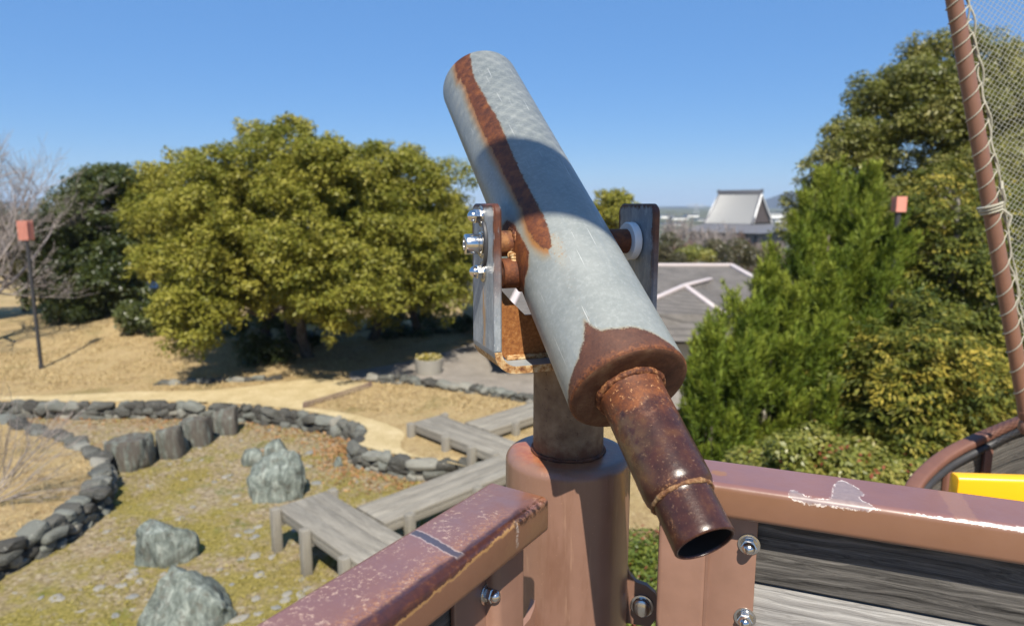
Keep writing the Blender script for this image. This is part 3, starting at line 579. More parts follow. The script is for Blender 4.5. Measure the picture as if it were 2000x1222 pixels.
acorn(o0+A3(0, 0, .043)+FW*.004, -E, 1.05, 'nut', brk); acorn(o0+A3(0, 0, -.043)-FW*.004, -E, 1.05, 'nut', brk)
# slotted guide behind the bolt: dark groove strip in an arc
b = MB(); arc = [o0-E*.0012+A3(0, 0, .036*math.sin(t))-FW*(.024*math.cos(t)+.001) for t in np.linspace(-1.1, 1.1, 13)]
b.tube(arc, .0042, 8); b.build('guide_slot', M['dmetal'], brk)
# post + pedestal
b = MB(); b.lathe((AX[0], AX[1], 0), (0, 0, 1), [(CZ-.43, .0600), (CZ-.2585, .0600)], 72); b.build('post', M['post'], tel)
PT = CZ-.415
prof = [(DECKZ, .107)]+[(z, .107) for z in np.linspace(DECKZ+.05, PT-.016, 12)]+[(PT-.016+.016*math.sin(R(t)), .091+.016*math.cos(R(t))) for t in range(12, 91, 13)]+[(PT+.0004, .08), (PT+.0006, .06), (PT+.0006, .02)]
b = MB(); b.lathe((AX[0], AX[1], 0), (0, 0, 1), prof, 96, (False, True)); ped = b.build('pedestal', M['ped'], tel, sharp=50)
bead((AX[0], AX[1], PT+.002), (0, 0, 1), .0605, .0038, 'weld_bead', M['rust'], ped, seed=9)

# ------------------------------------------------------------------ railings
def vert(p): return A3(p[0], p[1], 0)
def railing(name, label, corner, dr, nr, length, m, boards, chip=None):
    # corner: back arris at the pedestal end; dr along, nr = across towards the viewer's side; rail 0.10 x 0.05, top at -0.385
    dr = unit(vert(dr)); nr = unit(vert(nr)); zt = CZ-.385; W = .098
    root = empty(name, (corner[0], corner[1], DECKZ), label, 'railing')
    c0 = vert(corner)+nr*W/2+A3(0, 0, zt-.025)
    b = MB()
    b.bar(c0, c0+dr*length, W/2, .025, .0095, nr, A3(0, 0, 1), 6)
    at = {'loc': np.array(b.L)}
    if chip is not None: at['chip'] = np.full(len(b.V), -1.0)
    if chip is not None:                                    # refine the top so that the chipped patch has an outline of its own
        xs = np.concatenate([[0, .0012, .0035], np.linspace(.012, .20, 12), np.linspace(.205, .40, 130), np.linspace(.42, length-.0035, 20), [length-.0012, length]])
        q = [];
        for cy, cz, a0 in ((W/2-.0095, .0155, 0), (-W/2+.0095, .0155, 90), (-W/2+.0095, -.0155, 180), (W/2-.0095, -.0155, 270)):
            for i in range(7): t = R(a0+15*i); q.append((cy+.0095*math.cos(t), cz+.0095*math.sin(t)))
            if a0 == 0: q += [(y, .025) for y in np.linspace(W/2-.011, -W/2+.011, 60)]
        q = np.array(q); n = len(q); V = []; L = []
        for x in xs:
            ins = max(0, .003-min(x, length-x)) if min(x, length-x) < .003 else 0
            for y, z in q:
                y2, z2 = y*(1-ins*12), z*(1-ins*20); V.append(c0+dr*x+nr*y2+A3(0, 0, z2)); L.append((x, y, z))
        F = [[i*n+j, i*n+(j+1) % n, (i+1)*n+(j+1) % n, (i+1)*n+j] for i in range(len(xs)-1) for j in range(n)]+[list(range(n))[::-1], list(range((len(xs)-1)*n, len(xs)*n))]
        L = np.array(L); arcl = np.where(L[:, 2] < .0249, L[:, 1]+(.0249-L[:, 2])*.8, L[:, 1])
        cp = sdf_poly(np.stack([L[:, 0], arcl], 1), chip)
        return root, c0, dr, nr, W, mk('top_rail', V, F, m, root, True, {'loc': L, 'chip': cp}, 60)
    return root, c0, dr, nr, W, mk('top_rail', b.V, b.F, m, root, True, at, 60)
def hexnut(o, a, parent, sc_=1.0): return acorn(o, a, sc_, 'nut', parent)

# left railing
LA = G(955, 939, CZ-.385); dL = A3(-.541, -.841, 0); nL = A3(.841, -.541, 0)
ra = railing('rusted_railing', 'brown railing left of the pedestal, its top rail speckled and rusted along the front edge', LA, dL, nL, 1.5, M['railA'], None)
root, c0, dr, nr, W, _ = ra
zb = CZ-.4345
pf = c0+nr*(W/2-.030); pf[2] = 0
b = MB(); pc = pf+dr*.044-nr*.034
b.bar(pc+A3(0, 0, DECKZ), pc+A3(0, 0, zb-.0005), .034, .036, .012, nr, dr, 6); b.build('post', M['paint'], root, sharp=50)
b = MB(); fc = pf+dr*.112-nr*.022; b.bar(fc+A3(0, 0, DECKZ), fc+A3(0, 0, zb-.001), .004, .0335, .002, nr, dr, 2); b.build('flange', M['paint'], root, sharp=50)
b = MB(); nb = 0
for k in range(9):
    z1 = zb-.012-k*.112; ctr = pf+dr*(.135+.62)-nr*.040+A3(0, 0, z1-.054)
    pl = MB(); pl.bar(ctr-dr*.62, ctr+dr*.62, .012, .0535, .003, nr, A3(0, 0, 1), 2); pl.build('plank', M['board'], root, sharp=50)
for zz_ in (1157,):
    r_ = ray(950, zz_); p0_ = fc+nr*.004; t = (p0_@nr)/(r_@nr) if abs(r_@nr) > 1e-6 else 1; hp = r_*t+A3(0, 0, CZ)
    hexnut(hp, nr, root, .95); hexnut(hp-A3(0, 0, .13), nr, root, .95)
# right railing
RA = G(1377.8, 893.2, CZ-.385); dR_ = A3(.932, -.364, 0); nR = A3(-.364, -.932, 0)
cR = RA-dR_*.058
chip = [(.178, .052), (.176, .036), (.181, .032), (.191, .034), (.190, .043), (.208, .0465), (.226, .046), (.231, .030), (.234, .006), (.239, -.020), (.247, -.029), (.258, -.018), (.268, .0), (.270, .012), (.262, .022), (.264, .034), (.272, .040), (.279, .047), (.272, .054), (.23, .0545), (.20, .056)]
rb = railing('chipped_railing', 'brown railing right of the pedestal, its glossy top rail chipped white along the front edge', cR, dR_, nR, 1.5, M['railB'], None, chip)
root, c0, dr, nr, W, _ = rb
pf = c0+nr*(W/2-.033); pf[2] = 0
b = MB(); pc = pf+dr*.036-nr*.036
b.bar(pc+A3(0, 0, DECKZ), pc+A3(0, 0, zb-.0005), .036, .036, .007, nr, dr, 6); b.build('post', M['paint'], root, sharp=50)
b = MB(); fc = pf+dr*.1065-nr*.008; b.bar(fc+A3(0, 0, DECKZ), fc+A3(0, 0, zb-.001), .004, .0335, .002, nr, dr, 2); b.build('flange', M['paint'], root, sharp=50)
b = MB(); b.tube([pf+dr*.0725-nr*.006+A3(0, 0, DECKZ), pf+dr*.0725-nr*.006+A3(0, 0, zb-.001)], .005, 8); b.build('weld_bead', M['paint'], root)
for k in range(9):
    z1 = zb-.006-k*.110; ctr = pf+dr*(.136+.62)-nr*.024+A3(0, 0, z1-.0525)
    pl = MB(); pl.bar(ctr-dr*.62, ctr+dr*.62, .012, .0528, .003, nr, A3(0, 0, 1), 2); pl.build('plank', M['board'] if k != 1 else M['boardL'], root, sharp=50)
for px, py in ((1463, 1062), (1455, 1205)):
    r_ = ray(px, py); p0_ = fc+nr*.004; t = (p0_@nr)/(r_@nr); hexnut(r_*t+A3(0, 0, CZ), nr, root, 1.0)
# lugs that tie the pedestal to the posts
def lug(c, a, name):
    a = unit(vert(a)); n_ = np.cross(a, A3(0, 0, 1)); q = [(0.0, -.045), (.045, -.045), (.058, -.02), (.060, .0), (.052, .02), (.036, .032), (.018, .036), (.006, .050), (0, .070)]
    b = MB(); b.prism([np.asarray(c)+a*x+A3(0, 0, z)-n_*.005 for x, z in q], n_*.010); lg = b.build(name, M['paint'], tel)
    hb = MB(); hb.lathe(np.asarray(c)+a*.030-A3(0, 0, .006)+n_*.005, n_, [(0, .020), (.003, .020), (.0035, .016), (.012, .0155), (.014, .012)], 24); hb.build('bolt', M['steel'], lg)
lc_ = A3(AX[0]+.104, AX[1]-.01, CZ-.685); lug(lc_, A3(.95, -.28, 0), 'lug')
lc2 = A3(AX[0]-.06, AX[1]-.085, CZ-.70); lug(lc2, A3(-.6, -.8, 0), 'lug')

# ------------------------------------------------------------------ the ship deck the viewer stands on
b = MB()
dk = [(-1.3, -.6), (-.9, .1), (-.12, 1.25), (.25, 1.32), (1.9, .62), (2.0, -.9), (-1.0, -1.6)]
b.prism([A3(x, y, DECKZ-.08) for x, y in dk], A3(0, 0, .079)); tag(b.build('play_deck', M['board'], None, False), 'raised wooden deck of the play ship under the telescope pedestal', 'deck')

# ------------------------------------------------------------------ ground
LZ = .30                                                  # lawn level; the dry pond bed is z = 0
sm = lambda x: np.clip(x, 0, 1)**2*(3-2*np.clip(x, 0, 1))
def terrain(x, y):
    z = LZ+.0*x
    z = z-1.25*sm((x-2.2)/3)*sm((y-8.6)/4)-sm((y-34)/60)*2.6
    z = z+.55*np.exp(-((x+10.5)/4.5)**2-((y-20.5)/3.6)**2)
    return z
px_ = lambda pts, z=0.0: np.array([G(x, y, z)[:2] for x, y in pts])
pond = np.concatenate([spline(px_([(-700, 800), (-350, 806), (0, 812), (150, 815), (300, 815), (430, 818), (560, 830), (640, 845), (695, 860), (712, 875), (702, 890), (695, 903), (725, 916), (790, 930), (850, 937), (905, 935), (960, 940)]), 5), A3([.6, 6.6]), A3([.8, 4.9]), A3([-.5, 3.6]), A3([-5.5, 3.4]), A3([-9.5, 3.6]), A3([-16, 5.0])]) if False else None
top_edge = spline(px_([(-700, 800), (-350, 806), (0, 812), (150, 815), (300, 815), (430, 818), (560, 830), (640, 845), (695, 860), (712, 875), (702, 890), (695, 903), (725, 916), (790, 930), (850, 937), (905, 935), (970, 945)]), 5)
pond = np.concatenate([top_edge, np.array([[.9, 6.2], [.8, 4.6], [-.5, 3.6], [-5.5, 3.4], [-9.5, 3.6], [-15, 4.6]])])
isl_edge = spline(px_([(-420, 858), (-200, 846), (0, 850), (60, 868), (130, 893), (188, 922), (205, 945), (196, 985), (150, 1035), (85, 1075), (0, 1120), (-70, 1160), (-120, 1230)]), 5)
island = np.concatenate([isl_edge, np.array([[-7.5, 4.6], [-12, 5.4]])])
def axis_(lo, hi, step, far, k=1.22):
    a = list(np.arange(lo, hi+1e-6, step)); s_ = step; x = hi
    while x < far: s_ *= k; x += s_; a.append(x)
    s_ = step; x = lo
    while x > -far: s_ *= k; x -= s_; a.insert(0, x)
    return np.array(a)
gx, gy = axis_(-12, 4, .075, 3300), axis_(3, 16, .075, 3300)
XX, YY = np.meshgrid(gx, gy); ZZ = terrain(XX, YY); pts = np.stack([XX.ravel(), YY.ravel()], 1)
inp_ = sdf_poly(pts, pond); ini = sdf_poly(pts, island)
dip = (inp_ > -.03) & ~(ini > .03)
ZZ = ZZ.ravel(); ZZ[dip] = -.08
nx = len(gx); ii, jj = np.meshgrid(np.arange(len(gy)-1), np.arange(nx-1), indexing='ij'); F = np.stack([ii*nx+jj, ii*nx+jj+1, (ii+1)*nx+jj+1, (ii+1)*nx+jj], -1).reshape(-1, 4)
tag(mk('ground', np.column_stack([pts, ZZ]), F, M['lawn'], sharp=0), kind='structure')
from mathutils.geometry import tessellate_polygon
def sheet(name, poly, z, m, holes=()):
    poly = np.asarray(poly); V = [(p[0], p[1], z) for p in poly]; tri = tessellate_polygon([[Vector(v) for v in V]])
    F = [list(t) for t in tri]
    nz = [np.cross(np.subtract(V[f[1]], V[f[0]]), np.subtract(V[f[2]], V[f[0]]))[2] for f in F]
    F = [f if n > 0 else f[::-1] for f, n in zip(F, nz)]
    return tag(mk(name, V, F, m, smooth=False), kind='structure')
sheet('pond_bed', pond, 0.0, M['moss'])
pw = px_([(-500, 788), (-200, 789), (0, 787), (250, 788), (450, 798), (600, 806), (700, 828), (748, 846), (748, 862), (730, 884), (760, 896), (840, 918), (900, 924)], LZ)
pb = px_([(915, 912), (860, 900), (795, 884), (782, 866), (790, 848), (765, 832), (700, 812), (625, 799), (592, 794), (660, 774), (728, 752), (640, 741), (560, 745), (470, 757), (350, 764), (150, 764), (0, 767), (-200, 770), (-500, 772)], LZ)
tn_ = np.gradient(top_edge, axis=0); tn_ /= np.linalg.norm(tn_, axis=1)[:, None]; wall_side = (top_edge+np.stack([-tn_[:, 1], tn_[:, 0]], 1)*.06)[4:-9]
path = np.concatenate([wall_side, spline(pb, 5)]); sheet('path', path, LZ+.005, M['path'])
pav = spline(px_([(690, 742), (742, 737), (830, 744), (940, 758), (1050, 775), (1300, 800), (1420, 770), (1300, 705), (1100, 655), (900, 655), (760, 690), (690, 722)], LZ), 4, True); sheet('paving', pav, LZ+.004, M['pave'])

# ------------------------------------------------------------------ rocks and walls
_ico = {}
def ico(sub):
    if sub not in _ico:
        bm = bmesh.new(); bmesh.ops.create_icosphere(bm, subdivisions=sub, radius=1.0); bm.verts.ensure_lookup_table()
        _ico[sub] = (np.array([v.co[:] for v in bm.verts]), np.array([[v.index for v in f.verts] for f in bm.faces])); bm.free()
    return _ico[sub]
def rock_shape(sub, half, seed, cuts=9, flat=None, amp=.07, boxy=.0, depth=(.62, .92)):
    g = np.random.default_rng(seed); V, F = ico(sub); V = V.copy()
    if boxy: V = np.sign(V)*np.abs(V)**(1-boxy*.55); V /= np.abs(V).max()
    for _ in range(cuts):
        n = unit(g.normal(size=3)); d = g.uniform(*depth); V -= np.maximum(0, V@n-d)[:, None]*n
    if flat: V[:, 2] = np.minimum(V[:, 2], flat+.06*V[:, 0])
    o = g.random(3)*50
    k = np.array([mnoise.fractal(Vector(p*1.6+o), .9, 2.1, 4) for p in V]); k2 = np.array([mnoise.noise(Vector((p[0]*7+o[0], p[1]*7+o[1], p[2]*1.3))) for p in V])
    V = V*(1+amp*k+amp*.55*k2)[:, None]; return V*np.asarray(half), F
def rock(name, pxc, pyb, wpx, hpx, seed, label, flat=None, boxy=0, taper=0.0, shift=0.0, rot=0.0, dep=.8, group=None, cuts=9, z=0.0, slant=0.0):
    p = G(pxc, pyb, z); s_ = p[1]*1.03/FPX; wd = wpx*s_; h = hpx*s_
    V, F = rock_shape(4, (1, 1, 1), seed, cuts, flat, .08, boxy, (.74, .96)); V /= np.abs(V).max(0); c, s2 = math.cos(rot), math.sin(rot)
    zn = np.clip((V[:, 2]+.15)/1.15, 0, 1); V[:, 0] = V[:, 0]*(1-taper*zn)+shift*zn; V[:, 1] *= (1-taper*.7*zn)
    V = V*np.array([wd/2, wd/2*dep, h*.95]); V = np.stack([V[:, 0]*c-V[:, 1]*s2, V[:, 0]*s2+V[:, 1]*c, V[:, 2]+slant*V[:, 0]], 1)
    V[:, 2] += h-V[:, 2].max(); V[:, 2] = np.maximum(V[:, 2], -.06)
    V[:, 0] *= wd/(V[:, 0].max()-V[:, 0].min())
    o = mk(name, V, F, M['rockb' if flat else 'rock'], sharp=32); o.location = (p[0], p[1]+wd*dep*.40, z); return tag(o, label, 'rock', group)
def hull_rock(pxc, pyb, wpx, hpx, pts, seed, label, dep=.8):
    p = G(pxc, pyb, 0); s_ = p[1]*1.03/FPX; wd = wpx*s_; h = hpx*s_; bm = bmesh.new(); g = np.random.default_rng(seed)
    P = np.array(pts, float)+g.normal(0, .012, (len(pts), 3)); P[P[:, 2] < .04, 2] = -.12
    for q in P*np.array([wd, wd*dep, h]): bm.verts.new(q)
    rs = bmesh.ops.convex_hull(bm, input=bm.verts[:]); bmesh.ops.delete(bm, geom=[v for v in bm.verts if not v.link_faces], context='VERTS')
    for k in range(3):
        bmesh.ops.subdivide_edges(bm, edges=bm.edges[:], cuts=1, use_grid_fill=True); bmesh.ops.triangulate(bm, faces=bm.faces[:])
        if k < 2: bmesh.ops.smooth_vert(bm, verts=bm.verts[:], factor=.16, use_axis_x=True, use_axis_y=True, use_axis_z=True)
    bm.normal_update(); o = g.random(3)*30
    for v in bm.verts: c = Vector(o)+v.co/wd*3.0; v.co += v.normal*wd*(.060*mnoise.fractal(c, .7, 2.2, 6)+.030*mnoise.noise(Vector((v.co.x/wd*13+o[0], v.co.y/wd*13, v.co.z/wd*2))))
    bm.verts.index_update(); V = [v.co[:] for v in bm.verts]; F = [[v.index for v in f.verts] for f in bm.faces]; bm.free()
    ob = mk('boulder', V, F, M['rock'], sharp=40); ob.location = (p[0], p[1]+wd*dep*.42, 0); return tag(ob, label, 'rock')
hull_rock(347, 1240, 200, 116, [(-.5, -.2, 0), (-.48, .2, 0), (-.43, -.3, .3), (-.32, -.1, .80), (-.20, 0, 1), (-.02, -.05, .92), (.16, -.25, .62), (.3, -.3, .38), (.42, -.2, .35), (.5, -.05, .2), (.5, .1, 0), (.3, -.45, 0), (-.2, -.5, 0), (.2, .4, .3), (-.2, .4, .5), (0, .5, 0)], 4, 'big pointed grey green boulder standing in the moss nearest the rusted railing')
hull_rock(314, 1110, 118, 88, [(-.5, -.3, 0), (-.5, -.2, .88), (-.36, .1, 1), (.03, -.4, .90), (.2, -.2, .95), (.4, 0, .7), (.5, 0, .35), (.5, .1, 0), (.1, -.5, 0), (-.45, .3, .6), (.3, .4, .5), (0, .5, 0), (-.12, -.45, .85)], 12, 'blocky grey green boulder standing alone on yellow moss')
hull_rock(533, 984, 122, 102, [(-.5, -.1, .1), (-.48, 0, .65), (-.3, .1, .8), (.15, 0, .9), (.3, 0, 1), (.42, -.05, .75), (.5, 0, .3), (.4, -.2, .0), (.1, -.42, 0), (-.3, -.42, 0), (-.4, -.3, .5), (.2, -.35, .6), (.3, .4, .5), (-.3, .4, .4), (0, .5, 0)], 23, 'squat grey boulder with a flat slanting top beside the end of the boardwalk')
rock('boulder', 538, 905, 54, 46, 31, 'small upright grey boulder touching the back of the squat boulder', boxy=.7, cuts=6)
rock('boulder', 489, 910, 44, 34, 37, 'small rounded grey boulder at the back left of the squat boulder', boxy=.2)
for a in [(241, 920, 88, 64, 41, 'widest of the flat topped stump shaped stones in the row, nearest the curved stone wall', .62), (327, 896, 52, 64, 43, 'tall dark stump shaped stone, second in the row of flat topped stones', .7), (376, 872, 60, 56, 47, 'dark flat topped stone in the middle of the row of standing stones', .66), (437, 850, 50, 54, 53, 'pale green upright stone at the far end of the row against the long wall', .78)]:
    rock('standing_stone', *a[:6], flat=a[6], boxy=.85, cuts=4, dep=.8, taper=.08, group='flat topped standing stones in a row')
rock('boulder', 426, 850, 34, 24, 59, 'small dark round stone leaning on the pale green upright stone'); rock('boulder', 293, 895, 30, 24, 61, 'small low stone between the widest stump shaped stone and the tall dark one')
rock('boulder', 352, 880, 28, 30, 63, 'narrow dark stone wedged between two stump shaped stones')
rock('boulder', 757, 918, 46, 38, 67, 'round grey boulder at the tip of the curved stone edging', boxy=.2); rock('boulder', 717, 905, 40, 26, 71, 'pale low boulder at the corner where the stone edging turns', boxy=.2)
rock('boulder', 660, 912, 20, 20, 73, 'tiny dark stone alone on the bed in front of the stone edging')
def stone_wall(name, line, z0, z1, label, seed, rad=.16, lean=0.0, side=1):
    g = np.random.default_rng(seed); P = np.asarray(line); d = np.concatenate([[0], np.cumsum(np.linalg.norm(np.diff(P, axis=0), axis=1))]); VV_, FF, AA = [], [], []; nb = 0
    h = z1-z0; rows = max(1, round(h/.105)); cb = MB(); cb.tube([A3(x, y, z0+h*.40) for x, y in P[::2]], min(h*.36, rad*.62), 6); VV_.append(np.array(cb.V)); FF.append(np.array([t for f in cb.F for t in ([f[0], f[i], f[i+1]] for i in range(1, len(f)-1))])); AA.append(np.zeros(len(cb.V))); nb = len(cb.V)
    for r_ in range(rows):
        t = g.random()*.2
        while t < d[-1]:
            ln = g.uniform(.13, .34)*(1.3 if g.random() < .2 else 1); x = np.interp(t+ln/2, d, P[:, 0]); y = np.interp(t+ln/2, d, P[:, 1]); x2 = np.interp(t+ln/2+.05, d, P[:, 0]); y2 = np.interp(t+ln/2+.05, d, P[:, 1])
            a = math.atan2(y2-y, x2-x); hh = h/rows*g.uniform(.95, 1.35)
            V, F = rock_shape(3, (ln*.58, rad*g.uniform(.8, 1.15), hh*.62), int(g.integers(1e6)), 5, None, .10, .8, (.72, 1.0)); a += g.normal()*.08; c, s_ = math.cos(a), math.sin(a)
            tl = g.normal()*.5 if rows > 1 else g.normal()*.12; V = np.stack([V[:, 0]*math.cos(tl)-V[:, 2]*math.sin(tl)*.8, V[:, 1], V[:, 0]*math.sin(tl)*.45+V[:, 2]], 1)
            V = np.stack([V[:, 0]*c-V[:, 1]*s_, V[:, 0]*s_+V[:, 1]*c, V[:, 2]], 1)+A3(x+g.normal()*.03, y+g.normal()*.03, z0+h*(r_+.5)/rows)
            VV_.append(V); FF.append(F+nb); AA.append(np.full(len(V), g.random())); nb += len(V); t += ln*g.uniform(.74, .92)
    V = np.concatenate(VV_); o0_ = A3(*P[len(P)//2], z0); o = mk(name, V-o0_, np.concatenate(FF), M['wall'], sharp=30, attrs={'lc': np.concatenate(AA)}); o.location = o0_; return tag(o, label, 'wall')
stone_wall('stone_wall', top_edge, -.04, .285, 'long low rubble stone wall along the straw path behind the dry pond', 5, .115)
stone_wall('stone_wall', isl_edge, -.04, .34, 'dark curved rubble stone wall round the straw covered mound', 6, .15)
stone_wall('stone_kerb', spline(px_([(715, 742), (760, 745), (830, 752), (900, 762), (960, 770), (1045, 785), (1200, 806)], LZ), 4), LZ-.05, LZ+.13, 'low grey green stone kerb between the gravel paving and the grass patch', 7, .13)
stone_wall('stone_kerb', spline(px_([(300, 752), (345, 750), (400, 747), (450, 745), (500, 743), (545, 741)], LZ), 4), LZ-.05, LZ+.07, 'short row of dark edging stones on the lawn under the big olive green tree', 8, .12)
# flat stones bedded in the moss
protos = []
g = np.random.default_rng(21)
flat_me = []
for k in range(6):
    V, F = rock_shape(2, (1, .75, .22), 900+k, 7, None, .10, .1)
    flat_me.append((V, F))
m_fs = m_plain('pale_flat_stone', (.235, .22, .185), .9, .3, 7); m_fs2 = m_plain('grey_flat_stone', (.19, .19, .175), .9, .3, 7)
n_fs = 0; base_obs = []
for k in range(6):
    o = mk('flat_stone', flat_me[k][0], flat_me[k][1], m_fs if k < 4 else m_fs2, sharp=0); base_obs.append(o); COL.objects.unlink(o)
for _ in range(6000):
    if n_fs >= 240: break
    x = g.uniform(-7, 1.2); y = g.uniform(4.6, 12.2); p1 = np.array([[x, y]])
    if sdf_poly(p1, pond)[0] < .3 or sdf_poly(p1, island)[0] > -.35: continue
    dns = .22+.78*math.exp(-((x+2.3)/1.5)**2-((y-6.6)/1.3)**2)+.35*(y < 6.6)
    if g.random() > dns: continue
    o = base_obs[int(g.integers(6))].copy(); COL.objects.link(o); s_ = g.uniform(.035, .085)*(1.35 if g.random() < .12 else 1); o.location = (x, y, -.003); o.scale = (s_, s_, s_*.8); o.rotation_euler = (g.normal()*.08, g.normal()*.08, g.uniform(0, 6.3))
    tag(o, 'flat weathered stone bedded in the mossy floor of the dry pond', 'stone', 'flat stones bedded in the moss'); n_fs += 1
for o in base_obs: bpy.data.objects.remove(o)

# ------------------------------------------------------------------ boardwalk
u1, u2 = unit([.70, -.714, 0]), unit([.705, .709, 0]); BZ = .5; UP = A3(0, 0, 1)
bwk = empty('boardwalk', (-1.3, 7.6, 0), 'weathered grey plank boardwalk zigzagging low over the dry pond', 'boardwalk')
def section(o, a, b_, ln, wd, z, posts, nb=3):
    o = A3(o[0], o[1], z); mb = MB(); w1 = wd/nb
    for k in range(nb):
        c = o+b_*(w1*(k+.5))+a*ln/2-UP*.022; mb.bar(c-a*ln/2, c+a*ln/2, w1/2-.0010, .022, .002, b_, UP, 2, off=k*3.7)
    dk_ = mb.build('deck_section', M['deck'], bwk)
    mb = MB()
    for e_ in (.035, wd-.035): c = o+b_*e_-UP*.092; mb.bar(c+a*.03, c+a*(ln-.03), .03, .045, .004, b_, UP, 2)
    mb.build('joist', M['deck'], dk_)
    for t, e_ in posts:
        c = o+a*t+b_*(e_*wd+(.055 if e_ > .5 else -.055)); pm = MB(); pm.bar(c-UP*(z+.1), c+UP*.025, .05, .05, .008, a, b_, 2); pm.build('post', M['deck'], bwk)
    for t in sorted({t for t, _ in posts}):
        c = o+a*t-UP*.165; pm = MB(); pm.bar(c-b_*.0, c+b_*wd, .03, .03, .004, a, UP, 2); pm.build('cross_beam', M['deck'], bwk)
section((-2.76, 7.42), u1, u2, 2.7, .64, BZ, [(.07, 0), (.78, 0), (.07, 1), (1.6, 0), (1.9, 1)])
section((-1.42+.0, 7.03), u2, A3(-u2[1], u2[0], 0), 2.62, .58, BZ-.004, [(.30, 0), (1.35, 0), (2.3, 1)])
section((-1.64, 10.49), u1, u2, 2.9, .60, BZ+.003, [(.06, 0), (.95, 0), (1.55, 0), (.06, 1)])
section((-.36, 10.14), u2, A3(-u2[1], u2[0], 0), 2.6, .58, BZ-.007, [(.55, 0), (1.6, 0), (1.6, 1)])
# low edging of bamboo hoops by the grass patch
b = MB(); ln_ = spline(px_([(592, 797), (660, 777), (726, 755)], LZ), 14); hoops = len(ln_)
for i in range(hoops-1):
    p0, p1 = A3(*ln_[i], LZ), A3(*ln_[i+1], LZ); mid = (p0+p1)/2
    b.tube([p0, p0*.75+p1*.25+UP*.09, mid+UP*.12, p0*.25+p1*.75+UP*.09, p1], .011, 5)
tag(b.build('hoop_edging', M['browntwig']), 'low dark hoop edging between the straw path and the grass patch', 'edging')
# planter
pc = G(838, 728, LZ); pl = empty('planter', pc, 'round concrete planter of yellow and white flowers standing on the gravel', 'planter')
b = MB(); b.lathe(pc+UP*.0, UP, [(.004, .29), (.30, .315), (.335, .315), (.335, .275), (.29, .27)], 40, (True, True)); b.build('tub', M['concrete'], pl)

# ------------------------------------------------------------------ foliage
def leaf_mesh(P, Nn, T, ln, wd, fold=.12):
    n = len(P); T = T-Nn*(np.sum(T*Nn, 1))[:, None]; T /= np.linalg.norm(T, axis=1)[:, None]+1e-9; Sd = np.cross(Nn, T); ln = np.broadcast_to(ln, (n,))[:, None]; wd = np.broadcast_to(wd, (n,))[:, None]
    a = P; b_ = P+T*ln*.45+Sd*wd*.5+Nn*wd*fold; c = P+T*ln-Nn*ln*.08; d = P+T*ln*.45-Sd*wd*.5+Nn*wd*fold
    V = np.stack([a, b_, c, d], 1).reshape(-1, 3); F = np.arange(4*n).reshape(n, 4); return V, F
def nrm(v): return v/(np.linalg.norm(v, axis=1)[:, None]+1e-9)
def blob_leaves(g, C, Rd, per, ln, aspect=.5, shell=(.68, 1.08), up=.45, jit=.7, squash=.8, sub=0):
    """leaves scattered through clumps: C centres, Rd radii"""
    C = np.asarray(C, float); k0 = len(C); Rd = np.broadcast_to(np.asarray(Rd, float), (k0,)); tone0 = g.normal(.5, .13, k0)
    if sub:                                                # every clump is itself a heap of small sprays
        ci = np.repeat(np.arange(k0), sub); d = nrm(g.normal(size=(len(ci), 3))); lowd = (d[:, 2] < -.2) & (g.random(len(ci)) < .75); d[lowd, 2] *= -1
        C = C[ci]+d*(Rd[ci]*g.uniform(.62, 1.10, len(ci)))[:, None]*np.array([1, 1, squash]); Rd = Rd[ci]*g.uniform(.20, .40, len(ci)); tone0 = tone0[ci]+g.normal(0, .10, len(ci)); shell = (.15, 1.1)
    k = len(C); w_ = Rd**2; cnt = np.maximum(4, (per*w_/w_.sum()).astype(int)); idx = np.repeat(np.arange(k), cnt); n = len(idx)
    d = nrm(g.normal(size=(n, 3))); flip = (d[:, 2] < -.25) & (g.random(n) < .6); d[flip, 2] *= -1
    rr_ = np.cbrt(g.uniform(shell[0]**3, shell[1]**3, n))*np.asarray(Rd)[idx]; P = C[idx]+d*rr_[:, None]*np.array([1, 1, squash])
    Nn = nrm(d+np.array([0, 0, up])+g.normal(size=(n, 3))*jit*.6); T = nrm(d*.8+g.normal(size=(n, 3))*.8); L_ = ln*g.uniform(.7, 1.25, n)
    tone = tone0[idx]+g.normal(0, .12, n); V, F = leaf_mesh(P, Nn, T, L_, L_*aspect); return V, F, np.repeat(np.clip(tone, 0, 1), 4)
def cat(parts):
    V = np.concatenate([p[0] for p in parts]); o = np.cumsum([0]+[len(p[0]) for p in parts[:-1]]); F = np.concatenate([p[1]+k for p, k in zip(parts, o)]); return V, F, np.concatenate([p[2] for p in parts])
def leaf_obj(name, vfa, m, parent):
    return mk(name, vfa[0], vfa[1], m, parent, False, {'lc': vfa[2]})
def limb(g, p0, p1, r0, r1, wob=.08, k=7):
    p0, p1 = np.asarray(p0, float), np.asarray(p1, float); t = np.linspace(0, 1, k)[:, None]; L_ = np.linalg.norm(p1-p0); P = p0+(p1-p0)*t; P[1:-1] += g.normal(size=(k-2, 3))*wob*L_*.3; P[:, 2] += (np.sin(t[:, 0]*math.pi)*-.05*L_); return P, np.linspace(r0, r1, k)
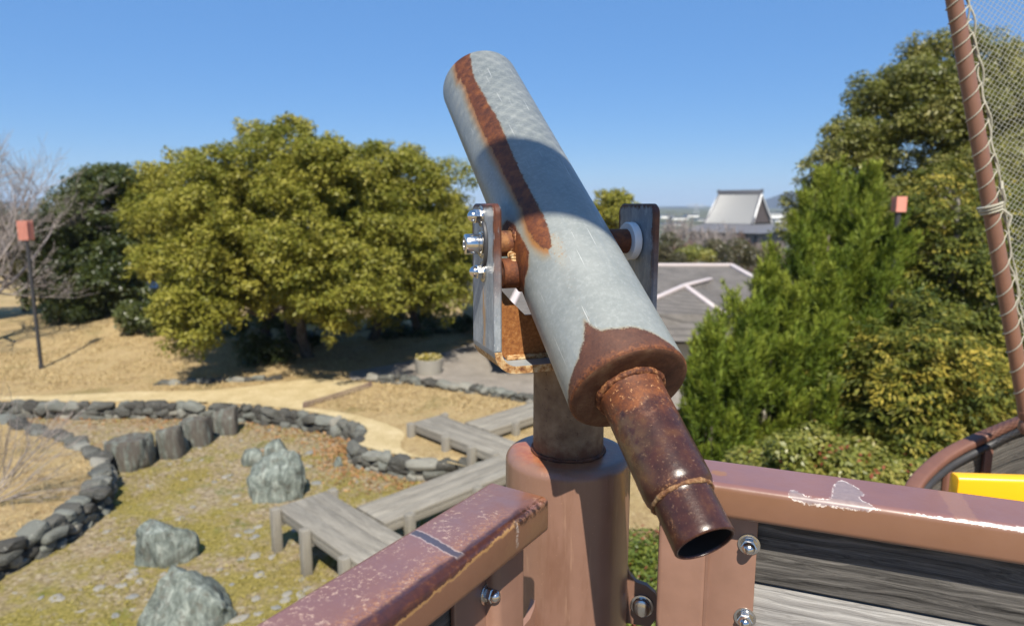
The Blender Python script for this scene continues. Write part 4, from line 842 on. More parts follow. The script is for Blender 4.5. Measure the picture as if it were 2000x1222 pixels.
def crown_clumps(g, ells, n, rmin, rmax, inner=.25):
    """clump centres over the outside of a union of ellipsoids (centre, radii)"""
    out = []; rad = []; vol = np.array([e[1][0]*e[1][2] for e in ells], float); vol /= vol.sum(); tries = 0
    while len(out) < n and tries < n*60:
        tries += 1; c, r_ = ells[g.choice(len(ells), p=vol)]; d = unit(g.normal(size=3)); f = g.uniform(.80, 1.0) if g.random() > inner else g.uniform(.3, .8); p = np.asarray(c)+d*np.asarray(r_)*f
        if any((((p-np.asarray(c2))/np.asarray(r2))**2).sum() < .62 for c2, r2 in ells) and g.random() > inner: continue
        out.append(p); rad.append(g.uniform(rmin, rmax))
    return np.array(out), np.array(rad)
def broad_tree(name, label, base, ells, n, rmin, rmax, per, ln, m, seed, trunk_r=.2, trunks=None, bark=None, group=None, aspect=.5, inner=.25):
    g = np.random.default_rng(seed); base = np.asarray(base, float); root = empty(name, base, label, 'tree', group)
    C, Rd = crown_clumps(g, ells, n, rmin, rmax, inner); leaf_obj('crown', blob_leaves(g, C, Rd, per, ln, aspect, sub=17), m, root)
    b = MB(); trunks = trunks or [base]
    ctr = np.mean([e[0] for e in ells], axis=0)
    for tb in trunks:
        tb = np.asarray(tb, float); fork = tb*.55+ctr*.45; fork[2] = tb[2]+(ctr[2]-tb[2])*.55; P, r_ = limb(g, tb-UP*.15, fork, trunk_r, trunk_r*.65, .06); r_[0] *= 1.35; b.tube(P, r_, 10)
        near = C[np.argsort(np.linalg.norm(C-fork, axis=1)+g.random(len(C))*.8*np.linalg.norm(C-fork, axis=1))][:max(10, n//5)]
        for q in near: P, r_ = limb(g, fork, q, trunk_r*.42, .015, .16); b.tube(P, r_, 5)
    b.build('trunk', bark or M['bark'], root, sharp=0, loc=False); return root
def E_(px, py, y, rx, ry, rz=None):                       # ellipsoid seen at a pixel, radii given in photo pixels
    c = AT(px, py, y); k = y/FPX; return (c, (rx*k, (rz or (rx+ry)/2)*k, ry*k))
# the big camphor and its neighbours
tb0 = G(603, 700, LZ)
broad_tree('camphor_tree', 'big spreading olive green tree, the tallest and nearest at the edge of the lawn', (tb0[0], tb0[1]+.9, LZ),
    [E_(560, 350, 15.6, 118, 105), E_(520, 440, 14.8, 178, 135), E_(395, 445, 15.8, 130, 112), E_(660, 460, 14.4, 150, 140), E_(640, 550, 13.6, 130, 62), E_(450, 530, 14.6, 140, 72), E_(405, 610, 13.8, 66, 55), E_(640, 610, 13.8, 62, 40), E_(560, 480, 16.6, 190, 130)],
    270, .40, .66, 230000, .088, M['camphor'], 31, .15, [(tb0[0], tb0[1]+.2, LZ), (tb0[0]-.9, tb0[1]+1.8, LZ), (tb0[0]-1.9, tb0[1]+2.4, LZ)], inner=.38)
tb1 = G(715, 672, LZ)
broad_tree('camphor_tree', 'olive green tree merging into the right side of the biggest one, behind the telescope bracket', (tb1[0]+.2, tb1[1]+.8, LZ),
    [E_(745, 385, 16.8, 95, 100), E_(800, 430, 16.6, 105, 112), E_(745, 500, 15.6, 140, 100), E_(850, 495, 16.8, 75, 112), E_(800, 560, 15.4, 115, 60), E_(760, 590, 15.2, 60, 38), E_(860, 585, 16.2, 55, 38), E_(790, 500, 17.8, 120, 120)],
    190, .40, .66, 150000, .088, M['camphor'], 32, .14, [(tb1[0], tb1[1]+.6, LZ), (tb1[0]+1.1, tb1[1]+1.6, LZ)], inner=.38)
broad_tree('camphor_tree', 'lower olive green tree with a rounded top joining the left flank of the biggest one', G(290, 640, LZ)+A3(0, 1.6, 0),
    [E_(325, 450, 21.5, 75, 95), E_(355, 400, 22, 75, 88), E_(305, 515, 21, 50, 55)],
    85, .38, .70, 36000, .105, M['camphor'], 33, .17)
# dark evergreens behind on the left
broad_tree('evergreen_tree', 'dark green bushy evergreen standing behind the left edge of the olive trees', A3(-14.0, 22.0, LZ),
    [E_(215, 430, 20.5, 60, 85), E_(185, 490, 20, 72, 85), E_(230, 395, 21, 42, 50), E_(155, 440, 21, 40, 60), E_(195, 565, 19.6, 68, 55)], 110, .42, .7, 52000, .12, M['darkleaf'], 41, .2)
broad_tree('evergreen_tree', 'brownish green pine like tree with twisted trunks behind the lamp post', G(45, 615, LZ)+A3(0, .8, 0),
    [E_(40, 490, 21, 110, 62), E_(110, 505, 20, 75, 60), E_(-60, 480, 21, 90, 75)], 75, .40, .75, 34000, .11, M['brownleaf'], 42, .13, [G(35, 612, LZ)+A3(0, .5, 0), G(72, 606, LZ)+A3(0, .9, 0)])
broad_tree('evergreen_tree', 'low dark green tree skirting the ground between the lamp post and the olive trees', G(160, 618, LZ)+A3(0, .9, 0),
    [E_(165, 545, 20.5, 80, 62), E_(120, 575, 20, 45, 38), E_(215, 540, 21.5, 40, 50)], 50, .35, .6, 15000, .14, M['darkleaf'], 43, .12)
def bush(name, label, px, pyb, y, rx, ry, n, per, ln, m, seed, cat_='shrub', z=LZ, rmin=.18, rmax=.34, extra=None, group=None, lift=0.0):
    g = np.random.default_rng(seed); c = AT(px, pyb-ry*.62, y); k = y/FPX; base = A3(c[0], y, z); root = empty(name, base, label, cat_, group)
    ells = [(c, (rx*k, max(rx*.6, ry)*k, ry*k))]+(extra or []); C, Rd = crown_clumps(g, ells, n, rmin, rmax, .3); leaf_obj('foliage', blob_leaves(g, C, Rd, per, ln), m, root)
    b = MB()
    for q in C[:max(6, n//3)]: P, r_ = limb(g, base-UP*.05, q, .022, .006, .12); b.tube(P, r_, 4)
    b.build('stem', M['bark'], root, sharp=0, loc=False); return root, C, Rd
bush('shrub', 'dark rounded shrub in the shade at the foot of the biggest olive tree', 520, 712, 15.6, 44, 32, 16, 4200, .09, M['darkleaf'], 51)
bush('shrub', 'added dark hedge giving the shade under the right hand olive trees, behind the planter', 800, 655, 19.6, 120, 30, 30, 9000, .10, M['darkleaf'], 56)  # added dark hedge, fills in the shade below the crowns
bush('shrub', 'low dark shrub in front of the pale hut under the left olive tree', 310, 640, 18.0, 95, 32, 24, 8000, .10, M['darkleaf'], 52)
bush('shrub', 'dark clipped shrub at the edge of the lawn behind the lamp post', 135, 622, 19.0, 48, 26, 14, 4000, .10, M['darkleaf'], 53)
bush('shrub', 'wide dark shrub added to give the deep shade behind the trunks of the olive trees', 600, 668, 18.6, 190, 44, 40, 14000, .10, M['darkleaf'], 54)  # added dark shrub, makes the shade behind the trunks
# pale hut behind the trees
def hut(px0, px1, y, z0, ze, zr, label):
    x0, x1 = AT(px0, 600, y)[0], AT(px1, 600, y)[0]; root = empty('hut', ((x0+x1)/2, y, z0), label, 'hut'); b = MB(); b.box(((x0+x1)/2, y+1.2, (z0+ze)/2), np.eye(3), ((x1-x0)/2, 1.2, (ze-z0)/2)); wl = b.build('wall', M['cream'], root, False)
    b = MB(); d = .35; A = [A3(x0-d, y-d, ze+.004), A3(x1+d, y-d, ze+.004), A3(x1+d, y+2.4+d, ze+.004), A3(x0-d, y+2.4+d, ze+.004), A3(x0+.8, y+1.2, zr), A3(x1-.8, y+1.2, zr)]
    b.add(A, [[0, 1, 5, 4], [1, 2, 5], [2, 3, 4, 5], [3, 0, 4], [3, 2, 1, 0]]); b.build('roof', M['ridge'], root, False)
    b = MB(); 
    for t in (.3, .7): b.box((x0+(x1-x0)*t, y-.012, (z0+ze)/2-.1), np.eye(3), (.35, .012, (ze-z0)/2-.15))
    b.build('door', M['darkwood'], root, False)
hut(195, 500, 23.5, .2, 1.15, 1.55, 'low pale hut with a pinkish roof half hidden behind the olive trees')
# planter flowers
g = np.random.default_rng(5); n = 900; P = np.stack([g.normal(0, .13, n), g.normal(0, .13, n), g.uniform(.30, .40, n)], 1); P[:, :2] *= np.minimum(1, .27/np.linalg.norm(P[:, :2], axis=1))[:, None]
V, F = leaf_mesh(P+pc, nrm(g.normal(size=(n, 3))*.5+UP), g.normal(size=(n, 3)), .05, .045); mk('flowers', V, F, M['flower'], pl, False, {'lc': np.repeat(np.where(g.random(n) < .45, g.uniform(.0, .2, n), g.uniform(.4, 1, n)), 4)})

# ------------------------------------------------------------------ bare trees
def bare(g, p, d, ln, r_, depth, b, spread=.55, up=.15, kids=(3, 5), minr=.004, curve=.18):
    k = 5; P = [np.asarray(p, float)]; d = unit(d)
    for i in range(k): d = unit(d+g.normal(size=3)*curve*.5+UP*up*.25); P.append(P[-1]+d*ln/k)
    P = np.array(P); b.tube(P, np.linspace(r_, max(minr, r_*.55), k+1), 5 if r_ > .02 else 3, False)
    if depth == 0: return
    for _ in range(int(g.integers(kids[0], kids[1]+1))):
        t = g.uniform(.3, 1.0); i = min(int(t*k), k-1); q = P[i]+(P[i+1]-P[i])*(t*k-i); nd = unit(d+g.normal(size=3)*spread); bare(g, q, nd, ln*g.uniform(.55, .8), max(minr, r_*.55), depth-1, b, spread, up, kids, minr, curve)
    bare(g, P[-1], unit(d+g.normal(size=3)*spread*.4), ln*.75, max(minr, r_*.6), depth-1, b, spread, up, kids, minr, curve)
def bare_tree(name, label, base, h, depth, seed, m, r_=.1, lean=(0, 0, 1), group=None, kids=(3, 5), spread=.55, minr=.005, cat_='tree', up=.15, stems=1):
    g = np.random.default_rng(seed); root = empty(name, base, label, cat_, group); b = MB(); P, rr_ = limb(g, np.asarray(base)-UP*.1, np.asarray(base)+unit(lean)*h*.28, r_, r_*.75, .05); b.tube(P, rr_, 8); b.build('trunk', m, root, sharp=0, loc=False); b = MB()
    for i in range(5*stems): bare(g, P[-1]-(P[-1]-P[0])*g.uniform(0, .35), unit(np.asarray(lean)+g.normal(size=3)*.5), h*.30, r_*.6, depth, b, spread, up, kids, minr)
    b.build('branches', m, root, sharp=0, loc=False); return root
bare_tree('bare_tree', 'leafless pale grey tree with a haze of fine twigs at the edge of the view', A3(-13.8, 17.0, LZ), 5.3, 5, 61, M['twig'], .10, (.12, .0, 1), kids=(2, 3), minr=.0040, up=.17)
root = empty('bare_shrub', A3(-6.6, 7.9, .3), 'leafless shrub of thin grey twigs arching over the straw mound', 'shrub'); b = MB(); g = np.random.default_rng(62)
for i in range(9): bare(g, A3(-6.55+g.normal()*.05, 7.9+g.normal()*.05, .28), A3(.55+g.normal()*.25, .25+g.normal()*.3, .62+g.normal()*.2), g.uniform(.5, .75), .012, 3, b, .30, .05, (1, 3), .0022, .12)
b.build('branches', M['twig'], root, sharp=0, loc=False)

# ------------------------------------------------------------------ lamps
def lamp(px, pyb, pyt, y, label, z0, hw=.092, h=.42):
    x = AT(px, pyt, y)[0]; zt = AT(px, pyt, y)[2]; root = empty('lamp_post', (x, y, z0), label, 'lamp'); b = MB(); b.lathe((x, y, 0), UP, [(z0-.1, .055), (z0+.12, .055), (z0+.13, .042), (zt-h+.02, .036)], 16); b.build('pole', M['dmetal'], root)
    b = MB()
    for i in range(5):
        for sx, sy in ((1, 0), (-1, 0), (0, 1), (0, -1)):
            o = -hw+hw*2*i/4; c = A3(x+(sx*hw if sx else o), y+(sy*hw if sy else o), zt-h/2); b.box(c, np.eye(3), ((.010 if sx else .013), (.010 if sy else .013), h/2))
    hd = b.build('lamp_head', M['pink'], root, False); b = MB(); b.box((x, y, zt-h/2-.0), np.eye(3), (hw-.035, hw-.035, h/2-.03)); b.build('lantern', M['ridge'], hd, False)
    return root
bz = G(76, 723, LZ); lamp(48, 723, 431, bz[1], 'dark lamp post with a salmon slatted head standing on the tan lawn', LZ)
lamp(1757, 470, 384, 8.6, 'salmon slatted lamp head showing through the conifers below the net pole', -.95, .052, .19)

# ------------------------------------------------------------------ trees on the right
def tuft_leaves(g, P0, Ax, L_, Rd, per, ln, wd, tone, upb=.25):
    k = len(P0); idx = np.repeat(np.arange(k), per); n = len(idx); s_ = g.random(n)**.8; ax = Ax[idx]; rd = nrm(np.cross(ax, g.normal(size=(n, 3)))); r_ = Rd[idx]*(1.03-s_)**.6*np.sqrt(g.random(n))
    P = P0[idx]+ax*(s_*L_[idx])[:, None]+rd*r_[:, None]; T = nrm(ax*.9+rd*.45+UP*upb+g.normal(size=(n, 3))*.22); Nn = nrm(rd+g.normal(size=(n, 3))*.5); l_ = ln*g.uniform(.7, 1.3, n); V, F = leaf_mesh(P, Nn, T, l_, l_*wd, .05); t = np.clip(tone[idx]+.28*(s_-.5)+g.normal(0, .10, n), 0, 1); return V, F, np.repeat(t, 4)
def juniper(name, label, spires, z0, seed, per=56, group=None):
    g = np.random.default_rng(seed); tops = [AT(px, py, y) for px, py, y, _ in spires]; b0 = A3(np.mean([t[0] for t in tops]), np.mean([t[1] for t in tops]), z0); root = empty(name, b0, label, 'tree', group); P0, Ax, Ls, Rs, tn = [], [], [], [], []
    b = MB()
    for (px, py, y, rb_), tp in zip(spires, tops):
        H = tp[2]-z0; n = int(30+H*rb_*75); foot = b0*.35+A3(tp[0], tp[1], z0)*.65; foot[2] = z0
        npl = max(8, int(H*rb_*8.0))
        for _ in range(npl):
            t = g.random()**.9*.86; a = g.uniform(0, 6.28); e = A3(math.cos(a), math.sin(a), 0); c = foot+(tp-foot)*t; rr0 = (1-t)**.7*rb_*g.uniform(.75, 1.15); q0 = c+e*rr0; q0[2] = z0+t*H; ax = unit(e*g.uniform(.10, .42)+UP+A3(.10, -.03, 0)+g.normal(size=3)*.06); lp = min(g.uniform(.85, 1.55), (1-t)*H*.9+.35); rp = lp*g.uniform(.13, .19); tn0 = g.normal(.48, .12)
            for _k in range(34):
                u_ = g.random()**.8; f_ = unit(np.cross(ax, g.normal(size=3))); q = q0+ax*(u_*lp*.80)+f_*rp*(1-u_)**.8*math.sqrt(g.random()); P0.append(q); Ax.append(unit(ax+f_*g.uniform(.05, .40)+g.normal(size=3)*.10)); Ls.append(g.uniform(.18, .36)); Rs.append(g.uniform(.035, .065)); tn.append(tn0+.25*(u_-.5)+g.normal()*.07)
        P0.append(tp-UP*.45); Ax.append(unit(UP+A3(.1, 0, 0))); Ls.append(.5); Rs.append(.06); tn.append(.55)
        P, r_ = limb(g, foot-UP*.1, tp-UP*.3, .05, .01, .05); b.tube(P, r_, 6)
    leaf_obj('foliage', tuft_leaves(g, np.array(P0), np.array(Ax), np.array(Ls), np.array(Rs), per, .088, .125, np.array(tn)), M['juniper'], root); b.build('trunk', M['bark'], root, sharp=0, loc=False); return root
GR = -.9
juniper('juniper_tree', 'smaller flame shaped green juniper right beside the telescope eyepiece', [(1385, 650, 8.0, .30), (1412, 592, 8.2, .36), (1452, 600, 8.5, .40), (1400, 690, 7.7, .34), (1478, 660, 8.0, .42), (1392, 760, 7.6, .32)], GR+.4, 71)
juniper('juniper_tree', 'larger green juniper with many pointed spires in front of the tall glossy leaved tree', [(1522, 560, 8.8, .46), (1552, 480, 9.0, .48), (1590, 450, 8.8, .5), (1622, 415, 9.2, .52), (1666, 365, 9.3, .58), (1704, 360, 9.5, .58), (1730, 445, 9.2, .50), (1560, 580, 8.2, .5), (1640, 540, 8.3, .55), (1600, 680, 7.9, .5), (1690, 480, 8.7, .55), (1510, 640, 8.0, .45), (1680, 680, 8.2, .5)], GR+.3, 72)
# golden cypress: flat sprays
def golden(name, label, base, ells, n, seed, nsp=14, per=40, yellow=.5):
    g = np.random.default_rng(seed); base = np.asarray(base, float); root = empty(name, base, label, 'tree'); C0, Rd = crown_clumps(g, ells, n, .22, .46, .3); ci = np.repeat(np.arange(n), nsp)[:len(C0)*nsp]; m_ = len(ci)
    out = C0-np.array([base[0], base[1], 0]); out[:, 2] = 0; out = nrm(out+g.normal(size=C0.shape)*.25)[ci]; ax = nrm(out*1.0+g.normal(size=(m_, 3))*.45+np.array([0, 0, .10])); ax[:, 2] = np.clip(ax[:, 2], -.25, .45); ax = nrm(ax)
    P0 = C0[ci]+ax*(Rd[ci]*g.uniform(-.3, .7, m_))[:, None]+g.normal(size=(m_, 3))*Rd[ci][:, None]*np.array([.42, .42, .30]); ln_ = g.uniform(.20, .42, m_); idx = np.repeat(np.arange(m_), per); k = len(idx); s_ = g.random(k); wd_ = g.uniform(-1, 1, k); sd = nrm(np.cross(ax, UP)+g.normal(size=(m_, 3))*.25)
    P = P0[idx]+ax[idx]*((s_-.3)*ln_[idx])[:, None]+sd[idx]*(wd_*ln_[idx]*.42*np.sqrt(np.maximum(0, 1-(2*s_-1)**2)*.9+.06))[:, None]; P[:, 2] -= (s_**2)*.22*ln_[idx]+np.abs(wd_)*.05+g.normal(size=k)*.015
    T = nrm(ax[idx]+sd[idx]*wd_[:, None]*.8+g.normal(size=(k, 3))*.25-UP*.3*s_[:, None]); Nn = nrm(UP+ax[idx]*.35+g.normal(size=(k, 3))*.5); l_ = .062*g.uniform(.6, 1.35, k); V, F = leaf_mesh(P, Nn, T, l_, l_*.36, .05)
    tone = np.clip((g.normal(yellow, .15, len(C0))[ci]+g.normal(0, .08, m_))[idx]-.22+.42*s_+g.normal(0, .07, k), 0, 1); leaf_obj('foliage', (V, F, np.repeat(tone, 4)), M['gold'], root)
    b = MB(); top = max(C0[:, 2]); b.tube(*limb(g, base-UP*.1, A3(base[0], base[1], top-.3), .09, .02, .02), 8)
    for q in C0[::2]: P_, r_ = limb(g, (base[0], base[1], max(base[2]+.2, q[2]-.35)), q, .016, .005, .12, 5); b.tube(P_, r_, 4)
    b.build('trunk', M['palebark'], root, sharp=0, loc=False); return root
gb = lambda px, y: A3(AT(px, 600, y)[0], y, GR+.3)
golden('golden_cypress', 'tall green and yellow cypress right of the junipers, behind the lashed pole', gb(1850, 9.2), [E_(1850, 430, 9.2, 75, 110), E_(1840, 540, 9.0, 120, 110), E_(1830, 660, 8.8, 140, 110), E_(1880, 600, 9.2, 120, 130), E_(1790, 770, 8.6, 100, 90), E_(1900, 760, 8.9, 110, 100)], 190, 73, 16, 40, .36)
golden('golden_cypress', 'low cypress with the yellowest sprays above the worn hull rail', gb(1800, 7.6), [E_(1790, 690, 7.6, 80, 70), E_(1830, 760, 7.5, 110, 75), E_(1770, 810, 7.4, 85, 60), E_(1890, 800, 7.6, 75, 60), E_(1720, 740, 7.9, 40, 60)], 95, 74, 16, 40, .48)
golden('golden_cypress', 'green and gold cypress behind the netting', gb(2060, 9.6), [E_(2030, 480, 9.6, 90, 120), E_(2050, 640, 9.4, 120, 130), E_(1990, 700, 9.2, 80, 90)], 90, 75, 14, 36, .32)
broad_tree('broadleaf_tree', 'tall glossy leaved evergreen rising highest behind the junipers', A3(9.0, 13.2, GR),
    [E_(1800, 300, 13, 125, 150), E_(1868, 205, 13.4, 105, 100), E_(1695, 390, 12.8, 100, 110), E_(1615, 425, 12.8, 55, 75), E_(1800, 440, 12.5, 170, 130), E_(1760, 225, 13.2, 65, 70), E_(1705, 275, 13, 58, 60), E_(1652, 335, 12.8, 62, 62), E_(1595, 390, 12.8, 40, 45)],
    210, .34, .60, 150000, .085, M['glossy'], 81, .22, aspect=.42)
broad_tree('broadleaf_tree', 'glossy leaved evergreen seen through the netting at the edge of the view', A3(12.6, 13.6, GR),
    [E_(2010, 300, 13.6, 130, 150), E_(2130, 260, 14, 130, 150), E_(1960, 230, 14, 70, 90)], 110, .36, .66, 45000, .100, M['glossy'], 82, .2, aspect=.42)
broad_tree('conifer_tree', 'dark conifer tip showing above the trees through the netting', A3(15.8, 19.5, GR), [E_(2000, 190, 20, 40, 80), E_(2010, 290, 20, 70, 90)], 40, .3, .55, 9000, .14, M['darkleaf'], 83, .16)
# hedges near the ship
def hedge(name, label, blobs, seed, per, ln, m, z0, red=0):
    g = np.random.default_rng(seed); C = np.array([b_[0] for b_ in blobs]); Rd = np.array([b_[1] for b_ in blobs]); c0 = C.mean(0); root = empty(name, A3(c0[0], c0[1], z0), label, 'shrub'); leaf_obj('foliage', blob_leaves(g, C, Rd, per, ln, .5, (.6, 1.1), .6, .8), m, root)
    if red: leaf_obj('red_leaves', blob_leaves(g, C[g.random(len(C)) < .45], Rd[0], red, ln, .55, (.95, 1.12), .6, .8), M['redleaf'], root)
    b = MB()
    for q in C: P, r_ = limb(g, (q[0]*.7+c0[0]*.3, q[1]*.7+c0[1]*.3, z0-.05), q, .02, .006, .1, 5); b.tube(P, r_, 4)
    b.build('stem', M['bark'], root, sharp=0, loc=False); return root
g = np.random.default_rng(9); bl = []
for px in np.arange(1470, 1830, 22):
    top = np.interp(px, [1460, 1500, 1600, 1700, 1800, 1840], [885, 865, 838, 872, 905, 930])
    for k in range(3):
        p = AT(px+g.normal()*8, top+26+k*34+g.normal()*6, 5.4+g.uniform(-.35, .35)); bl.append((p, g.uniform(.13, .21)))
hedge('shrub', 'yellowish green shrub with reddish tips in front of the junipers, behind the chipped railing', bl, 91, 24000, .050, M['shrub'], GR, 320)
bl = []
for px in np.arange(1180, 1420, 20):
    for k in range(8):
        p = AT(px+g.normal()*8, 1065+k*24+g.normal()*6, 4.55-.07*k+g.uniform(-.1, .1)); bl.append((p, g.uniform(.11, .17)))
hedge('azalea', 'clipped green azalea with red leaves seen in the gap right of the pedestal', bl, 92, 16000, .040, M['azalea'], .2, 900)

# ------------------------------------------------------------------ building with the grey hip roof
root = empty('hall', (3.2, 16.5, GR-.1), 'single storey cream hall with a grey hip roof and pinkish white ridges', 'building')
r0, r1_, c1, c2, c3, c4 = A3(.55, 19, 2.30), A3(6.2, 19, 2.30), A3(-.35, 13.9, 1.24), A3(7.3, 13.9, 1.24), A3(8.2, 24.5, 1.2), A3(-2.0, 24.5, 1.2)
b = MB(); b.add([c1, c2, r1_, r0, c3, c4], [[0, 1, 2, 3], [1, 4, 2], [4, 5, 3, 2], [5, 0, 3], [5, 4, 1, 0]]); rf = b.build('roof', M['roof'], root, False, loc=False)
b = MB()
for p, q in ((r0, r1_), (r0, c1), (r1_, c2), (r1_, c3), (r0, c4)): a = unit(q-p); sd = unit(np.cross(a, UP)); b.bar(p+UP*.02, q+UP*.02, .085, .04, .02, sd, np.cross(sd, a), 2)
b.build('ridge_cap', M['ridge'], rf)
W1 = AT(1387, 546, 17.75); W2 = AT(1337, 559, 16.2); W3 = AT(1412, 614, 14.6); W4 = AT(1215, 612, 14.2)
low_ = lambda p, d: p-UP*d
b = MB(); b.add([W1, W2, W3, W4, A3(W3[0]+.3, 13.7, 1.2), A3(W4[0]-.6, 13.7, 1.2), A3(W1[0]+.5, 17.9, W1[2]-.35), A3(W4[0]-.2, 16.6, W4[2]-.35)], [[3, 2, 1], [1, 2, 6, 0], [0, 7, 3, 1], [5, 4, 2, 3]]); w_rf = b.build('wing_roof', M['roof'], root, False, loc=False)
b = MB()
for p, q in ((W1, W2), (W2, W3), (W2, W4)): a = unit(q-p); sd = unit(np.cross(a, UP)); b.bar(p+UP*.02, q+UP*.02, .07, .035, .02, sd, np.cross(sd, a), 2)
b.build('ridge_cap', M['ridge'], w_rf)
b = MB(); b.box((3.75, 19.2, .1), np.eye(3), (3.05, 4.7, 1.10)); b.build('wall', M['cream'], root, False, loc=False)
for x in (1.5, 3.0, 4.5, 6.0):
    b = MB(); b.box((x, 14.485, .35), np.eye(3), (.5, .02, .42)); wd_ = b.build('window', M['darkwood'], root, False, loc=False); b = MB()
    for sx in (-.24, .24): b.box((x+sx, 14.462, .35), np.eye(3), (.21, .006, .36))
    b.build('pane', M['glass'], wd_, False, loc=False)
b = MB(); b.bar((-.3, 13.93, 1.16), (7.2, 13.93, 1.16), .05, .06, .02, A3(0, 1, 0), UP, 2); b.build('gutter', M['darkwood'], root)
# cream terrace wall in front of it
b = MB(); b.bar((2.15, 10.7, -.55), (6.2, 11.2, -.55), .12, .42, .02, A3(0, 1, 0), UP, 2); b.bar((2.15, 10.55, -.72), (6.2, 11.05, -.72), .05, .30, .02, A3(0, 1, 0), UP, 2); tag(b.build('terrace_wall', M['cream'], loc=False), 'low pale cream terrace wall between the eyepiece and the hall', 'wall')

# ------------------------------------------------------------------ temple, town, hills
root = empty('temple', AT(1440, 470, 100)*A3(1, 1, 0)+A3(0, 0, -2.3), 'far temple hall with a steep silver grey tiled roof', 'temple')
cx, cy = AT(1440, 470, 100)[0], 100.0; zr = AT(1440, 378, 100)[2]; ze = AT(1440, 438, 96)[2]; a_ = R(-46); bx, by = A3(math.cos(a_), math.sin(a_), 0), A3(-math.sin(a_), math.cos(a_), 0)
T_ = lambda x, y, z: A3(cx, cy, 0)+bx*x+by*y+A3(0, 0, z)
b = MB(); NS = 8
def curve_roof(mb, x0, x1, y0, y1, zt, zb, flare):       # one slope, concave, from ridge to eave
    V = []
    for i in range(NS+1):
        t = i/NS; y = y0+(y1-y0)*t; z = zt+(zb-zt)*(t*1.35-.35*t*t); V += [T_(-(x0+(x1-x0)*t), y, z), T_(x0+(x1-x0)*t, y, z)]
    F = [[2*i, 2*i+1, 2*i+3, 2*i+2] for i in range(NS)]; mb.add(V, F)
curve_roof(b, 3.2, 3.8, 0, -3.2, zr, ze, 0); curve_roof(b, 3.2, 3.8, 0, 3.2, zr, ze, 0)
rf = b.build('upper_roof', M['tile'], root, loc=False)
b = MB()
for i in range(34):
    f = -1+2*i/33; b.tube([T_((3.2+.6*t)*f, -3.2*t-.02, zr+(ze-zr)*(t*1.35-.35*t*t)+.06) for t in np.linspace(0, 1, 5)], .07, 4)
b.build('tile_rows', M['tile'], rf, loc=False)
b = MB(); b.bar(T_(-3.35, 0, zr+.2), T_(3.35, 0, zr+.2), .22, .32, .06, by, UP, 2); 
for sx in (-1, 1):
    b.box(T_(sx*3.4, 0, zr+.30), np.array([bx, by, UP]), (.12, .24, .30)); 
    for sy in (-1, 1): b.tube([T_(sx*(3.2+.6*t), sy*3.2*t, zr+(ze-zr)*(t*1.35-.35*t*t)+.12) for t in np.linspace(0, 1, 5)], .17, 5)
b.build('ridge', M['tiledark'], rf, loc=False)
for sx in (-1, 1):
    b = MB(); b.add([T_(sx*3.1, 0, zr-.25), T_(sx*3.5, -2.7, ze+.2), T_(sx*3.5, 2.7, ze+.2)], [[0, 1, 2]]); gb_ = b.build('gable', M['darkwood'], rf, False, loc=False)
    b = MB(); b.tube([T_(sx*3.75, -3.0, ze+.1), T_(sx*3.35, 0, zr-.05), T_(sx*3.75, 3.0, ze+.1)], .16, 4); b.build('barge_board', M['plaster'], root, False, loc=False)
b = MB()
zl = ze-1.15; q0 = [(-3.8, -3.2), (3.8, -3.2), (3.8, 3.2), (-3.8, 3.2)]; q1 = [(-6.0, -5.4), (6.0, -5.4), (6.0, 5.4), (-6.0, 5.4)]
b.add([T_(x, y, ze-.02) for x, y in q0]+[T_(x, y, zl) for x, y in q1], [[i, (i+1) % 4, 4+(i+1) % 4, 4+i] for i in range(4)]); b.build('lower_roof', M['tiledark'], root, False, loc=False)
b = MB(); b.box(T_(0, 0, (zl-2.4)/2-.1), np.array([bx, by, UP]), (5.2, 4.6, (zl+2.4)/2)); b.build('wall', M['oldwood'], root, False, loc=False)
b = MB()
for i in range(7): b.box(T_(-5.1+1.7*i, -4.66, (zl-2.4)/2-.1), np.array([bx, by, UP]), (.16, .08, (zl+2.4)/2-.05))
b.build('timber_posts', M['darkwood'], root, False, loc=False)
g = np.random.default_rng(14)
blk = [(1300, 330, 420, 24, 'white far block with two rows of windows left of the temple, nearest the bracket plate'), (1325, 300, 424, 30, 'long low white far building just left of the temple roof'), (1350, 360, 419, 22, 'small white far house between the pylon and the temple'), (1368, 280, 428, 20, 'pale far house partly behind the left slope of the temple roof'), (1510, 300, 416, 26, 'white far block just right of the temple gable'), (1535, 340, 414, 28, 'widest white far building between the temple and the tall trees'), (1522, 250, 428, 30, 'low pale far building in front of the white blocks right of the temple'), (1560, 300, 420, 24, 'white far building touching the edge of the tall trees'), (1312, 220, 436, 34, 'low pale far building in front of the white ones left of the temple')]
for px, y, pt, wpx, lab in blk:
    tp = AT(px, pt, y); k = y/FPX; w2 = wpx*k/2; z0 = -2.4; dz = (tp[2]-z0); root = empty('house', (tp[0], y, z0), lab, 'house'); b = MB(); b.box((tp[0], y, z0+dz/2), np.eye(3), (w2, 4, dz/2)); b.build('wall', M['plaster'], root, False, loc=False)
    b = MB(); b.box((tp[0], y, tp[2]+.12), np.eye(3), (w2+.25, 4.25, .119)); b.build('roof', M['tiledark'], root, False, loc=False)
    b = MB(); rows = 2 if dz > 4 else 1
    for r_ in range(rows):
        for i in range(4): b.box((tp[0]+w2*(-.72+.48*i), y-4.03, tp[2]-dz*(.28+.4*r_)), np.eye(3), (w2*.14, .03, dz*.10))
    b.build('windows', M['glass'], root, False, loc=False)
